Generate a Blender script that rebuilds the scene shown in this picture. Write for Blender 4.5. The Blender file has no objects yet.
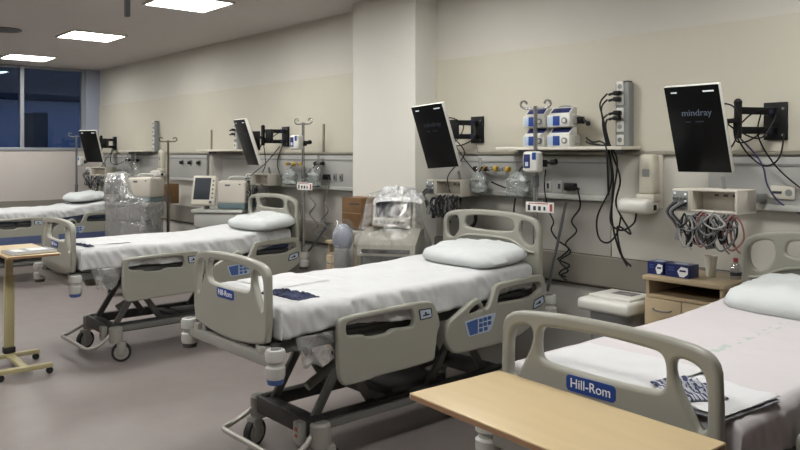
import bpy, bmesh, math, random
from mathutils import Vector, Matrix, Euler, noise
R = math.radians
PI = math.pi
sc = bpy.context.scene
COL = sc.collection
random.seed(4)

# ------------------------------------------------------------------ materials
def lin(c):
    return tuple(((v / 255) / 12.92 if v / 255 <= .04045 else ((v / 255 + .055) / 1.055) ** 2.4) for v in c)

def mat(name, rgb, rough=.5, metal=0., spec=.5, var=0., vscale=6., bump=0., bscale=40., emit=None, es=0., coat=0., stretch=None):
    m = bpy.data.materials.new(name); m.use_nodes = True
    nt = m.node_tree; b = nt.nodes['Principled BSDF']
    c = lin(rgb)
    b.inputs['Base Color'].default_value = (*c, 1)
    b.inputs['Roughness'].default_value = rough
    b.inputs['Metallic'].default_value = metal
    b.inputs['Specular IOR Level'].default_value = spec
    b.inputs['Coat Weight'].default_value = coat
    tc = nt.nodes.new('ShaderNodeTexCoord')
    src = tc.outputs['Object']
    if stretch:
        mp = nt.nodes.new('ShaderNodeMapping'); mp.inputs['Scale'].default_value = stretch
        nt.links.new(src, mp.inputs['Vector']); src = mp.outputs['Vector']
    if var > 0:
        n = nt.nodes.new('ShaderNodeTexNoise'); n.inputs['Scale'].default_value = vscale
        n.inputs['Detail'].default_value = 5
        nt.links.new(src, n.inputs['Vector'])
        r = nt.nodes.new('ShaderNodeValToRGB')
        r.color_ramp.elements[0].position = .3; r.color_ramp.elements[1].position = .7
        r.color_ramp.elements[0].color = (*[v * (1 - var) for v in c], 1)
        r.color_ramp.elements[1].color = (*[min(1, v * (1 + var)) for v in c], 1)
        nt.links.new(n.outputs['Fac'], r.inputs['Fac'])
        nt.links.new(r.outputs['Color'], b.inputs['Base Color'])
    if bump > 0:
        n2 = nt.nodes.new('ShaderNodeTexNoise'); n2.inputs['Scale'].default_value = bscale
        n2.inputs['Detail'].default_value = 4
        nt.links.new(src, n2.inputs['Vector'])
        bp = nt.nodes.new('ShaderNodeBump'); bp.inputs['Strength'].default_value = bump
        bp.inputs['Distance'].default_value = .01
        nt.links.new(n2.outputs['Fac'], bp.inputs['Height'])
        nt.links.new(bp.outputs['Normal'], b.inputs['Normal'])
    if emit:
        b.inputs['Emission Color'].default_value = (*lin(emit), 1)
        b.inputs['Emission Strength'].default_value = es
    return m

def film(name, rgb, fac, rough=.12, gloss=.5, bscale=14., bump=.8):
    """clear plastic: part see-through, part milky, part shiny"""
    m = bpy.data.materials.new(name); m.use_nodes = True
    nt = m.node_tree; nt.nodes.clear()
    out = nt.nodes.new('ShaderNodeOutputMaterial')
    tr = nt.nodes.new('ShaderNodeBsdfTransparent'); tr.inputs['Color'].default_value = (.97, .97, .97, 1)
    df = nt.nodes.new('ShaderNodeBsdfDiffuse'); df.inputs['Color'].default_value = (*lin(rgb), 1)
    gl = nt.nodes.new('ShaderNodeBsdfGlossy'); gl.inputs['Roughness'].default_value = rough
    gl.inputs['Color'].default_value = (.85, .85, .85, 1)
    tc = nt.nodes.new('ShaderNodeTexCoord')
    n = nt.nodes.new('ShaderNodeTexNoise'); n.inputs['Scale'].default_value = bscale; n.inputs['Detail'].default_value = 6
    n.inputs['Distortion'].default_value = 1.5
    nt.links.new(tc.outputs['Object'], n.inputs['Vector'])
    bp = nt.nodes.new('ShaderNodeBump'); bp.inputs['Strength'].default_value = bump; bp.inputs['Distance'].default_value = .03
    nt.links.new(n.outputs['Fac'], bp.inputs['Height'])
    nt.links.new(bp.outputs['Normal'], gl.inputs['Normal']); nt.links.new(bp.outputs['Normal'], df.inputs['Normal'])
    m1 = nt.nodes.new('ShaderNodeMixShader'); m1.inputs['Fac'].default_value = gloss
    nt.links.new(df.outputs[0], m1.inputs[1]); nt.links.new(gl.outputs[0], m1.inputs[2])
    rp = nt.nodes.new('ShaderNodeMapRange'); rp.inputs['From Min'].default_value = .35; rp.inputs['From Max'].default_value = .68
    rp.inputs['To Min'].default_value = max(0, fac - .2); rp.inputs['To Max'].default_value = min(1, fac + .25)
    nt.links.new(n.outputs['Fac'], rp.inputs['Value'])
    m2 = nt.nodes.new('ShaderNodeMixShader')
    nt.links.new(rp.outputs['Result'], m2.inputs['Fac'])
    nt.links.new(tr.outputs[0], m2.inputs[1]); nt.links.new(m1.outputs[0], m2.inputs[2])
    nt.links.new(m2.outputs[0], out.inputs['Surface'])
    return m

M = {}
M['bed'] = mat('bed_plastic', (153, 152, 142), .34, var=.03, vscale=3)
M['bed_grey'] = mat('bed_grey_plastic', (150, 149, 142), .4, var=.03)
M['bumper'] = mat('bumper_white', (186, 186, 181), .35)
M['chassis'] = mat('chassis_grey', (104, 104, 101), .5, var=.08, vscale=8)
M['chassis_dark'] = mat('chassis_dark', (62, 61, 61), .5, var=.1, vscale=8)
M['steel'] = mat('steel_tube', (176, 172, 165), .32, metal=.55)
M['chrome'] = mat('chrome', (190, 190, 190), .22, metal=.9)
M['rubber'] = mat('black_rubber', (30, 30, 31), .6)
M['black'] = mat('black_plastic', (12, 12, 13), .5, spec=.3)
M['cable'] = mat('black_cable', (11, 11, 12), .55, spec=.3)
M['cable_grey'] = mat('grey_cable', (92, 94, 94), .5)
M['cable_blue'] = mat('indigo_cable', (52, 48, 92), .5)
M['cable_white'] = mat('white_cable', (138, 138, 136), .45)
M['cable_red'] = mat('red_cable', (120, 78, 74), .45)
M['white'] = mat('white_plastic', (214, 213, 206), .35, var=.02)
M['offwhite'] = mat('offwhite_plastic', (198, 193, 180), .4, var=.02)
M['pinkish'] = mat('beige_plastic', (192, 186, 175), .45, var=.03)
M['grey'] = mat('grey_plastic', (130, 132, 131), .45, var=.03)
M['grey_dark'] = mat('dark_grey_plastic', (88, 90, 92), .45, var=.04)
M['teal_grey'] = mat('teal_grey_plastic', (92, 110, 114), .4)
M['navy'] = mat('navy_label', (24, 36, 92), .35)
M['blue'] = mat('blue_plaque', (30, 66, 138), .35)
M['blue_soft'] = mat('blue_mattress', (80, 92, 128), .5, var=.05)
M['ctrl_blue'] = mat('control_blue', (66, 94, 150), .4)
M['ctrl_pale'] = mat('control_pale', (176, 190, 206), .4)
M['letter'] = mat('white_lettering', (236, 238, 240), .5)
M['ink'] = mat('dark_ink', (50, 52, 60), .6)
M['red'] = mat('red_ink', (160, 66, 68), .5)
M['yellow'] = mat('yellow_knob', (188, 150, 40), .45)
M['screen'] = mat('dark_glass', (7, 8, 10), .3, spec=.25)
M['screen_grey'] = mat('grey_display', (46, 51, 58), .45, spec=.3)
M['screen_text'] = mat('dim_screen_letters', (78, 86, 98), .5, emit=(96, 106, 124), es=.3)
M['screen_faint'] = mat('faint_screen_letters', (34, 40, 50), .5, emit=(60, 70, 88), es=.12)
M['led'] = mat('alarm_lamp_strip', (215, 220, 222), .3, emit=(230, 235, 240), es=.35)
M['wood'] = mat('maple_laminate', (196, 174, 134), .42, var=.035, vscale=3.5, stretch=(1, 9, 9))
M['wood_edge'] = mat('maple_edge', (150, 116, 88), .5, var=.08, vscale=8)
M['cream'] = mat('cream_metal', (176, 166, 126), .4)
M['cab'] = mat('cabinet_laminate', (176, 158, 128), .45, var=.04, vscale=4, stretch=(1, 1, 6))
M['cab_top'] = mat('cabinet_top', (174, 156, 126), .4, var=.05, vscale=4)
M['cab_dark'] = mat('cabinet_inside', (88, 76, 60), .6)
M['card'] = mat('brown_cardboard', (106, 78, 46), .8, var=.12, vscale=10)
M['paper'] = mat('paper_white', (222, 222, 218), .7)
M['paper_grey'] = mat('paper_grey', (132, 134, 140), .6, var=.15, vscale=12)
M['magazine_cover'] = mat('magazine_cover', (112, 114, 122), .35, var=.25, vscale=14)
M['linen_fold'] = mat('folded_linen', (203, 203, 204), .9, var=.02, bump=.12, bscale=90)
M['pillow'] = mat('pillow_linen', (202, 206, 206), .9, var=.02, bump=.1, bscale=60)
M['disp'] = mat('dispenser_bottle', (190, 186, 170), .3, var=.06, vscale=18)
M['vent_grey'] = mat('ventilator_shell', (158, 155, 144), .4)
M['sleeve'] = mat('dark_blue_sleeve', (20, 26, 54), .5)
M['cup'] = mat('foam_cup', (224, 220, 208), .7)
M['clear'] = film('clear_plastic_film', (186, 186, 180), .17, rough=.2, gloss=.45, bscale=9)
M['milky'] = film('milky_plastic_film', (182, 184, 184), .58, rough=.2, gloss=.4, bscale=6)
M['bag'] = film('clear_bag', (140, 147, 143), .82, rough=.25, gloss=.22, bscale=22)
M['bottle'] = film('clear_bottle', (200, 205, 204), .5, rough=.1, gloss=.5, bump=.2)
M['crumple'] = film('crumpled_white_plastic', (206, 207, 208), .74, rough=.2, gloss=.3, bscale=12)
M['reflect_clear'] = film('thin_cover', (200, 200, 198), .35, rough=.3, gloss=.25, bscale=5, bump=.15)
# setting
M['clad'] = mat('wall_cladding', (192, 187, 172), .55, var=.03, vscale=1.6, bump=.03, bscale=60)
M['clad_low'] = mat('wall_cladding_low', (190, 187, 178), .55, var=.03, vscale=1.6)
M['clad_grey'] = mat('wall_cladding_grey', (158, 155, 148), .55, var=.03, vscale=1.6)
M['upper'] = mat('upper_wall_paint', (198, 195, 185), .7, var=.02, vscale=2)
M['lowwall'] = mat('lower_wall', (176, 174, 168), .6, var=.03, vscale=2)
M['band'] = mat('bumper_band', (126, 121, 112), .5, var=.04, vscale=3)
M['band_edge'] = mat('band_edge', (84, 78, 72), .5)
M['pillar'] = mat('pillar_paint', (214, 212, 203), .7, var=.02, vscale=2)
M['winwall'] = mat('window_wall_paint', (184, 177, 172), .7, var=.02, vscale=2)
M['ceil'] = mat('ceiling_paint', (194, 189, 187), .85, var=.015, vscale=1)
M['floor'] = mat('vinyl_floor', (140, 131, 128), .42, var=.05, vscale=5, spec=.45)
M['alu'] = mat('window_aluminium', (150, 154, 160), .4, metal=.5)
M['rail'] = mat('rail_grey', (146, 141, 128), .4, metal=.2)
M['panel'] = mat('service_panel_grey', (160, 160, 156), .45, var=.03, vscale=3)
M['panel_lip'] = mat('service_panel_lip', (172, 172, 167), .4)
M['shelf'] = mat('shelf_laminate', (206, 202, 190), .45)
M['lightframe'] = mat('lamp_frame_white', (200, 196, 190), .5)

def emission(name, rgb, s):
    m = bpy.data.materials.new(name); m.use_nodes = True
    nt = m.node_tree; nt.nodes.clear()
    o = nt.nodes.new('ShaderNodeOutputMaterial'); e = nt.nodes.new('ShaderNodeEmission')
    e.inputs['Color'].default_value = (*rgb, 1); e.inputs['Strength'].default_value = s
    nt.links.new(e.outputs[0], o.inputs['Surface']); return m
M['lamp'] = emission('lamp_diffuser', (1, .995, .96), 37.)

def glass_pane():
    m = bpy.data.materials.new('window_glass'); m.use_nodes = True
    nt = m.node_tree; nt.nodes.clear()
    o = nt.nodes.new('ShaderNodeOutputMaterial')
    t = nt.nodes.new('ShaderNodeBsdfTransparent'); t.inputs['Color'].default_value = (.8, .86, .95, 1)
    g = nt.nodes.new('ShaderNodeBsdfGlossy'); g.inputs['Roughness'].default_value = .03
    g.inputs['Color'].default_value = (.75, .85, 1, 1)
    mx = nt.nodes.new('ShaderNodeMixShader'); lw = nt.nodes.new('ShaderNodeFresnel'); lw.inputs['IOR'].default_value = 1.35
    nt.links.new(lw.outputs[0], mx.inputs['Fac'])
    nt.links.new(t.outputs[0], mx.inputs[1]); nt.links.new(g.outputs[0], mx.inputs[2])
    nt.links.new(mx.outputs[0], o.inputs['Surface']); return m
M['glass'] = glass_pane()

def striped(name, c1, c2, scale, axis='X', pos=.55, dist=1.5):
    m = mat(name, c1, .9)
    nt = m.node_tree; b = nt.nodes['Principled BSDF']
    tc = [n for n in nt.nodes if n.type == 'TEX_COORD'][0]
    w = nt.nodes.new('ShaderNodeTexWave'); w.bands_direction = axis; w.inputs['Scale'].default_value = scale
    w.inputs['Distortion'].default_value = dist; w.inputs['Detail'].default_value = 2
    nt.links.new(tc.outputs['Object'], w.inputs['Vector'])
    r = nt.nodes.new('ShaderNodeValToRGB'); r.color_ramp.interpolation = 'CONSTANT'
    r.color_ramp.elements[0].color = (*lin(c1), 1); r.color_ramp.elements[1].color = (*lin(c2), 1)
    r.color_ramp.elements[1].position = pos
    nt.links.new(w.outputs['Fac'], r.inputs['Fac']); nt.links.new(r.outputs['Color'], b.inputs['Base Color'])
    return m
M['gown'] = striped('striped_gown', (190, 193, 200), (64, 70, 104), 24, 'Y', .55, 5)
M['folded_stripe'] = striped('striped_linen', (206, 206, 208), (140, 142, 148), 9, 'Z', .7, .6)
M['gown_navy'] = mat('navy_print_gown', (40, 46, 72), .9, var=.75, vscale=26)

def sheet_mat(name, rgb, printed=None):
    m = mat(name, rgb, .9, var=.015, vscale=3, bump=.35, bscale=11)
    if printed:
        x0, x1, y0, y1, pc = printed
        nt = m.node_tree; b = nt.nodes['Principled BSDF']
        tc = [n for n in nt.nodes if n.type == 'TEX_COORD'][0]
        sp = nt.nodes.new('ShaderNodeSeparateXYZ'); nt.links.new(tc.outputs['Object'], sp.inputs[0])
        def cmp(sock, a, c, half):
            n = nt.nodes.new('ShaderNodeMath'); n.operation = 'COMPARE'
            nt.links.new(sock, n.inputs[0]); n.inputs[1].default_value = c; n.inputs[2].default_value = half
            return n.outputs[0]
        a = cmp(sp.outputs['X'], 0, (x0 + x1) / 2, (x1 - x0) / 2)
        c = cmp(sp.outputs['Y'], 0, (y0 + y1) / 2, (y1 - y0) / 2)
        nz = nt.nodes.new('ShaderNodeTexNoise'); nz.inputs['Scale'].default_value = 26; nz.inputs['Detail'].default_value = 1
        nt.links.new(tc.outputs['Object'], nz.inputs['Vector'])
        gt = nt.nodes.new('ShaderNodeMath'); gt.operation = 'GREATER_THAN'; gt.inputs[1].default_value = .54
        nt.links.new(nz.outputs['Fac'], gt.inputs[0])
        mu = nt.nodes.new('ShaderNodeMath'); mu.operation = 'MULTIPLY'; nt.links.new(a, mu.inputs[0]); nt.links.new(c, mu.inputs[1])
        mv = nt.nodes.new('ShaderNodeMath'); mv.operation = 'MULTIPLY'; nt.links.new(mu.outputs[0], mv.inputs[0]); nt.links.new(gt.outputs[0], mv.inputs[1])
        mx = nt.nodes.new('ShaderNodeMix'); mx.data_type = 'RGBA'
        old = b.inputs['Base Color'].links[0].from_socket
        nt.links.new(mv.outputs[0], mx.inputs[0]); nt.links.new(old, mx.inputs[6]); mx.inputs[7].default_value = (*lin(pc), 1)
        nt.links.new(mx.outputs[2], b.inputs['Base Color'])
    return m
M['sheet'] = sheet_mat('bed_sheet_cotton', (202, 203, 204))
M['sheet_print'] = sheet_mat('printed_bed_sheet', (196, 191, 193), (-.012, .03, .62, 1.42, (172, 181, 175)))

# ------------------------------------------------------------------ geometry helpers
def newbm(): return bmesh.new()

def box(bm, c, s, rot=None, bev=0., seg=2):
    mtx = Matrix.Translation(c)
    if rot is not None: mtx = mtx @ Euler(rot).to_matrix().to_4x4()
    mtx = mtx @ Matrix.Diagonal((*s, 1))
    r = bmesh.ops.create_cube(bm, size=1, matrix=mtx)
    if bev > 0:
        es = list({e for v in r['verts'] for e in v.link_edges})
        bmesh.ops.bevel(bm, geom=es, offset=min(bev, min(s) * .49), segments=seg, profile=.5, affect='EDGES')

def b2(bm, x0, x1, y0, y1, z0, z1, bev=0.):
    box(bm, ((x0 + x1) / 2, (y0 + y1) / 2, (z0 + z1) / 2), (abs(x1 - x0), abs(y1 - y0), abs(z1 - z0)), None, bev)

def cyl(bm, p0, p1, r, r2=None, n=16):
    p0 = Vector(p0); p1 = Vector(p1); d = p1 - p0
    q = Vector((0, 0, 1)).rotation_difference(d.normalized()).to_matrix().to_4x4()
    bmesh.ops.create_cone(bm, cap_ends=True, cap_tris=False, segments=n, radius1=r, radius2=r if r2 is None else r2,
                          depth=d.length, matrix=Matrix.Translation((p0 + p1) / 2) @ q)

def ball(bm, c, r, n=12, scale=(1, 1, 1)):
    bmesh.ops.create_uvsphere(bm, u_segments=n, v_segments=max(6, n // 2 + 2), radius=r,
                              matrix=Matrix.Translation(c) @ Matrix.Diagonal((*scale, 1)))

def smooth_path(pts, k=6):
    pts = [Vector(p) for p in pts]
    if len(pts) < 3: return pts
    out = []
    for i in range(len(pts) - 1):
        a = pts[max(i - 1, 0)]; b = pts[i]; c = pts[i + 1]; d = pts[min(i + 2, len(pts) - 1)]
        for j in range(k):
            t = j / k
            out.append(.5 * ((2 * b) + (c - a) * t + (2 * a - 5 * b + 4 * c - d) * t * t + (3 * b - a - 3 * c + d) * t ** 3))
    out.append(pts[-1]); return out

def tube(bm, pts, r, n=8, k=6, closed=False):
    path = smooth_path(pts, k) if k > 1 else [Vector(p) for p in pts]
    rings = []; up = Vector((.13, .21, .97))
    for i, p in enumerate(path):
        t = (path[min(i + 1, len(path) - 1)] - path[max(i - 1, 0)])
        if t.length < 1e-9: t = Vector((0, 0, 1))
        t.normalize()
        a = up - t * up.dot(t)
        if a.length < 1e-3: a = Vector((1, 0, 0)) - t * t.x
        a.normalize(); up = a; b = t.cross(a)
        rings.append([bm.verts.new(p + (a * math.cos(2 * PI * j / n) + b * math.sin(2 * PI * j / n)) * r) for j in range(n)])
    for i in range(len(rings) - 1):
        for j in range(n):
            bm.faces.new((rings[i][j], rings[i][(j + 1) % n], rings[i + 1][(j + 1) % n], rings[i + 1][j]))
    bm.faces.new(list(reversed(rings[0]))); bm.faces.new(rings[-1])

def lathe(bm, prof, c=(0, 0, 0), n=20):
    c = Vector(c); rings = []
    for r, z in prof:
        rings.append([bm.verts.new(c + Vector((max(r, 1e-4) * math.cos(2 * PI * j / n), max(r, 1e-4) * math.sin(2 * PI * j / n), z))) for j in range(n)])
    for i in range(len(rings) - 1):
        for j in range(n):
            bm.faces.new((rings[i][j], rings[i][(j + 1) % n], rings[i + 1][(j + 1) % n], rings[i + 1][j]))
    bm.faces.new(list(reversed(rings[0]))); bm.faces.new(rings[-1])

def prism(bm, outline, f0, f1):
    """outline: 2D list; f0,f1 map (u,v)->3D for the two faces"""
    a = [bm.verts.new(f0(*p)) for p in outline]; b = [bm.verts.new(f1(*p)) for p in outline]
    n = len(outline)
    bm.faces.new(list(reversed(a))); bm.faces.new(b)
    for i in range(n): bm.faces.new((a[i], a[(i + 1) % n], b[(i + 1) % n], b[i]))

def obj(name, bm, m, parent=None, smooth=True, ang=38):
    bmesh.ops.recalc_face_normals(bm, faces=bm.faces[:])
    me = bpy.data.meshes.new(name); bm.to_mesh(me); bm.free()
    return link(name, me, m, parent, smooth, ang)

def link(name, me, m, parent=None, smooth=True, ang=38):
    me.materials.clear(); me.materials.append(M[m] if isinstance(m, str) else m)
    if smooth:
        for p in me.polygons: p.use_smooth = True
        me.set_sharp_from_angle(angle=R(ang))
    o = bpy.data.objects.new(name, me); COL.objects.link(o)
    if parent is not None: o.parent = parent
    return o

def tag(o, label, cat, group=None, kind=None):
    o['label'] = label; o['category'] = cat
    if group: o['group'] = group
    if kind: o['kind'] = kind
    return o

def thing(name, label, cat, loc=(0, 0, 0), rz=0., group=None):
    o = bpy.data.objects.new(name, None); COL.objects.link(o)
    o.empty_display_size = .05; o.location = loc; o.rotation_euler = (0, 0, rz)
    return tag(o, label, cat, group)

def struct(name, bm, m, parent=None, smooth=False):
    o = obj(name, bm, m, parent, smooth)
    o['kind'] = 'structure'; return o

def copy_tree(o, parent=None):
    c = o.copy(); COL.objects.link(c)
    if parent is not None: c.parent = parent
    for ch in list(o.children): copy_tree(ch, c)
    return c

def chaikin(p, it=2):
    for _ in range(it):
        q = []
        for i in range(len(p)):
            a = p[i]; b = p[(i + 1) % len(p)]
            q += [(.75 * a[0] + .25 * b[0], .75 * a[1] + .25 * b[1]), (.25 * a[0] + .75 * b[0], .25 * a[1] + .75 * b[1])]
        p = q
    return p

def curve_mesh(name, loops, half, bev):
    """flat plate with holes and rounded rims, lying in XY with thickness along Z"""
    cu = bpy.data.curves.new(name, 'CURVE'); cu.dimensions = '2D'; cu.fill_mode = 'BOTH'
    cu.extrude = half - bev; cu.bevel_depth = bev; cu.bevel_resolution = 2; cu.offset = -bev
    for lp in loops:
        s = cu.splines.new('POLY'); s.points.add(len(lp) - 1); s.use_cyclic_u = True
        for i, (x, y) in enumerate(lp): s.points[i].co = (x, y, 0, 1)
    t = bpy.data.objects.new(name, cu); COL.objects.link(t)
    dg = bpy.context.evaluated_depsgraph_get(); dg.update()
    me = bpy.data.meshes.new_from_object(t.evaluated_get(dg))
    bpy.data.objects.remove(t); bpy.data.curves.remove(cu)
    return me

def plate_xz(name, loops, half, bev, y, m, parent):
    me = curve_mesh(name, loops, half, bev)
    me.transform(Matrix.Translation((0, y, 0)) @ Matrix.Rotation(PI / 2, 4, 'X'))
    return link(name, me, m, parent, True, 45)

def plate_yz(name, loops, half, bev, x, m, parent):
    me = curve_mesh(name, loops, half, bev)
    me.transform(Matrix.Translation((x, 0, 0)) @ Matrix.Rotation(PI / 2, 4, 'Z') @ Matrix.Rotation(PI / 2, 4, 'X'))
    return link(name, me, m, parent, True, 45)

def text_mesh(name, body, size, mtx, m, parent, squeeze=1., off=.012):
    cu = bpy.data.curves.new(name, 'FONT'); cu.body = body; cu.size = size
    cu.align_x = 'CENTER'; cu.align_y = 'CENTER'; cu.extrude = .0006; cu.offset = size * off
    t = bpy.data.objects.new(name, cu); COL.objects.link(t)
    dg = bpy.context.evaluated_depsgraph_get(); dg.update()
    me = bpy.data.meshes.new_from_object(t.evaluated_get(dg))
    bpy.data.objects.remove(t); bpy.data.curves.remove(cu)
    me.transform(mtx @ Matrix.Diagonal((squeeze, 1, 1, 1)))
    return link(name, me, m, parent, False)

def nz(x, y, z=0.): return noise.noise(Vector((x, y, z)))

def mirror(lp): return [(-x, z) for x, z in reversed(lp)]

# ------------------------------------------------------------------ room
FZ = -.05   # the floor; everything is lifted by -FZ at the end
D = 4.45; XW = -12.65; XE = 3.2; YS = -4.2; CH = 3.10
bm = newbm(); b2(bm, XW - .3, XE + .2, YS - .2, D + .2, -.15, FZ); struct('floor', bm, 'floor')
bm = newbm(); b2(bm, XW - .3, XE + .2, YS - .2, D + .2, CH, CH + .1); struct('ceiling', bm, 'ceil')
bm = newbm(); b2(bm, XW - .3, XE + .2, D, D + .2, FZ, CH); struct('wall_back', bm, 'upper')
bm = newbm(); b2(bm, XE, XE + .2, YS, D, FZ, CH); struct('wall_right', bm, 'winwall')
bm = newbm(); b2(bm, XW - .3, XE + .2, YS - .2, YS, FZ, CH); struct('wall_front', bm, 'winwall')
# window wall: below the sill, a strip beside the opening on each side
bm = newbm()
b2(bm, XW - .3, XW, YS, D, FZ, 1.765)
b2(bm, XW - .3, XW, YS, .2, 1.765, CH)
struct('wall_left', bm, 'winwall')
bm = newbm(); b2(bm, XW - .3, XW, 4.225, D, 1.765, CH); struct('trim_6', bm, mat('window_reveal', (158, 164, 182), .5))
w = struct('window_1', newbm(), 'alu')
bm = newbm()
b2(bm, XW - .12, XW + .015, .2, 4.225, 1.765, 1.815, .004)
b2(bm, XW - .12, XW - .02, .2, 4.225, 3.06, CH - .002, .004)
for y in (.2, 1.2, 2.25, 3.235, 4.165):
    b2(bm, XW - .12, XW - .02, y, y + .058 if y < 4 else 4.225, 1.81, 3.07, .004)
struct('window_frame', bm, 'alu', w)
for y0, y1 in ((.26, 1.2), (1.26, 2.25), (2.31, 3.235), (3.293, 4.165)):
    bm = newbm(); b2(bm, XW - .075, XW - .069, y0, y1, 1.815, 3.06)
    struct('window_pane', bm, 'glass', w)
# cladding on the bed-head wall (with vertical joints), lower wall, bumper band
for x0, x1 in ((XW, -5.44), (-4.58, 1.6), (1.606, XE)):
    bm = newbm(); b2(bm, x0, x1, D - .014, D + .02, 1.735, 2.51, .002); struct('wall_panel', bm, 'clad')
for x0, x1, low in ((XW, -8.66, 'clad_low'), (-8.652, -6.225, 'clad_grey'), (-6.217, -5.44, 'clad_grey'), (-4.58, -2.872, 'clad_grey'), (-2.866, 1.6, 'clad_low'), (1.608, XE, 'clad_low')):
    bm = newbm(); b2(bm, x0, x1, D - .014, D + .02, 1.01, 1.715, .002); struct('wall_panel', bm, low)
bm = newbm(); b2(bm, XW, XE, D - .006, D + .02, FZ, .80); struct('wall_panel', bm, 'lowwall')
bm = newbm(); b2(bm, XW, XE, D - .035, D + .02, .805, 1.012, .008); struct('trim_1', bm, 'band')
bm = newbm(); b2(bm, XW, XW + .03, YS, D - .04, .80, .985, .008); struct('trim_2', bm, 'band')
bm = newbm(); b2(bm, XW, XE, D - .024, D + .02, .792, .806); struct('trim_3', bm, 'band_edge')
bm = newbm(); b2(bm, XW, XE, D - .022, D + .02, 1.01, 1.018); struct('trim_4', bm, 'band_edge')
# thin vertical wall strips rising from the rail
for k, x in enumerate((-8.65, -6.22)):
    bm = newbm(); b2(bm, x - .012, x + .012, D - .03, D - .012, 1.733, 2.02, .003); struct('trim_%d' % (7 + k), bm, 'rail')
# equipment rail along the wall
bm = newbm(); b2(bm, XW, -5.44, D - .04, D + .02, 1.712, 1.733, .004); b2(bm, -4.58, XE, D - .04, D + .02, 1.712, 1.733, .004)
struct('trim_5', bm, 'rail')
# pillar
bm = newbm(); b2(bm, -5.434, -4.583, 4.195, D + .05, FZ, CH, .006); struct('pillar', bm, 'pillar')
bm = newbm(); b2(bm, XW, -5.43, D - .02, D + .02, FZ, .05); b2(bm, -4.58, XE, D - .02, D + .02, FZ, .05); struct('baseboard_back', bm, 'band')

# outside the window: dark evening buildings
bm = newbm(); b2(bm, -25, -24, 6.5, 6.9, -6, 2.95); b2(bm, -25, -24, 2, 14, 3.36, 3.5)
struct('exterior_building', bm, mat('dusk_building', (120, 134, 150), .9))
bm = newbm(); b2(bm, -60, XW - 1, -20, 40, -6.2, -6); struct('exterior_ground', bm, mat('dusk_ground', (60, 70, 92), .9))

# ------------------------------------------------------------------ ceiling things
lamp_names = {(-11.55, 3.05): 'square ceiling light panel just in front of the window',
              (-8.95, 3.05): 'middle square ceiling light panel of the three in view',
              (-6.40, 3.05): 'square ceiling light panel at the top edge, closest to the pillar'}
def ceiling_light(x, y, label):
    t = thing('ceiling_light', label, 'light', (x, y, CH), 0, 'square ceiling lights')
    bm = newbm(); s = .3
    for a, b_ in ((-s, 0), (s, 0)): box(bm, (a, 0, -.008), (.022, .62, .016))
    for a in (-s, s): box(bm, (0, a, -.008), (.58, .022, .016))
    obj('frame', bm, 'lightframe', t, False)
    bm = newbm(); box(bm, (0, 0, -.005), (.575, .575, .006)); obj('diffuser', bm, 'lamp', t, False)
for x in (-11.55, -8.95, -6.40, -3.85, -1.30):
    for y in (3.05, .3):
        lb = lamp_names.get((x, y), 'square ceiling light panel overhead, out of the picture')
        ceiling_light(x, y, lb)

t = thing('ceiling_speaker', 'dark round grille in the ceiling above the window side', 'ceiling speaker', (-9.12, 2.17, CH))
bm = newbm(); lathe(bm, [(.17, 0), (.175, -.012), (.15, -.02), (.02, -.02)], n=32); obj('rim', bm, 'grey_dark', t)
bm = newbm(); lathe(bm, [(.145, -.021), (.1, -.026), (.01, -.027)], n=32); obj('grille', bm, 'chassis_dark', t)
t = thing('ceiling_bracket', 'dark flat metal bracket hanging down from the ceiling', 'bracket', (-5.28, 2.05, CH))
bm = newbm(); box(bm, (0, 0, -.005), (.12, .12, .01), None, .002); obj('ceiling_plate', bm, 'chassis_dark', t)
bm = newbm(); box(bm, (0, 0, -.205), (.045, .03, .40), None, .003); obj('hanger_bar', bm, 'chassis_dark', t)

# ------------------------------------------------------------------ beds
YF = 2.0
FOOT_OUT = [(x * .95, z) for x, z in [(-.43, .765), (-.43, 1.075), (-.415, 1.125), (-.37, 1.153), (-.25, 1.166), (-.1, 1.173), (.1, 1.173), (.25, 1.166), (.37, 1.153), (.415, 1.125), (.43, 1.075), (.43, .765), (.36, .74), (.2, .718), (0, .708), (-.2, .718), (-.36, .74)]]
FC = [(x * .96, z) for x, z in [(-.25, 1.085), (-.235, 1.115), (-.2, 1.121), (0, 1.13), (.2, 1.121), (.235, 1.115), (.25, 1.085), (.25, 1.025), (.235, 1.0), (.2, .993), (0, .988), (-.2, .993), (-.235, 1.0), (-.25, 1.025)]]
FD = [(x - .018, z) for x, z in [(.282, 1.095), (.30, 1.112), (.34, 1.108), (.372, 1.09), (.386, 1.05), (.388, .96), (.385, .918), (.365, .912), (.35, .93), (.31, 1.0), (.285, 1.05)]]
HEAD_OUT = [(-.475, .78), (-.475, 1.17), (-.462, 1.235), (-.42, 1.27), (-.33, 1.29), (-.15, 1.306), (.15, 1.306), (.33, 1.29), (.42, 1.27), (.462, 1.235), (.475, 1.17), (.475, .78)]
HC = [(-.245, 1.19), (-.235, 1.235), (-.2, 1.255), (0, 1.268), (.2, 1.255), (.235, 1.235), (.245, 1.19), (.225, 1.168), (.1, 1.16), (-.1, 1.16), (-.225, 1.168)]
HD = [(.292, 1.17), (.30, 1.235), (.33, 1.25), (.40, 1.235), (.432, 1.205), (.436, 1.14), (.42, 1.09), (.375, 1.075), (.335, 1.095), (.305, 1.135)]
RF = [(.36, .80), (.365, .835), (.40, .848), (.70, .856), (.98, .858), (1.045, .848), (1.075, .815), (1.112, .715), (1.112, .695), (1.092, .665), (1.075, .57), (1.068, .505), (1.05, .495), (.93, .49), (.6, .487), (.58, .479), (.42, .478), (.39, .487), (.366, .54), (.36, .65)]
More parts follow.
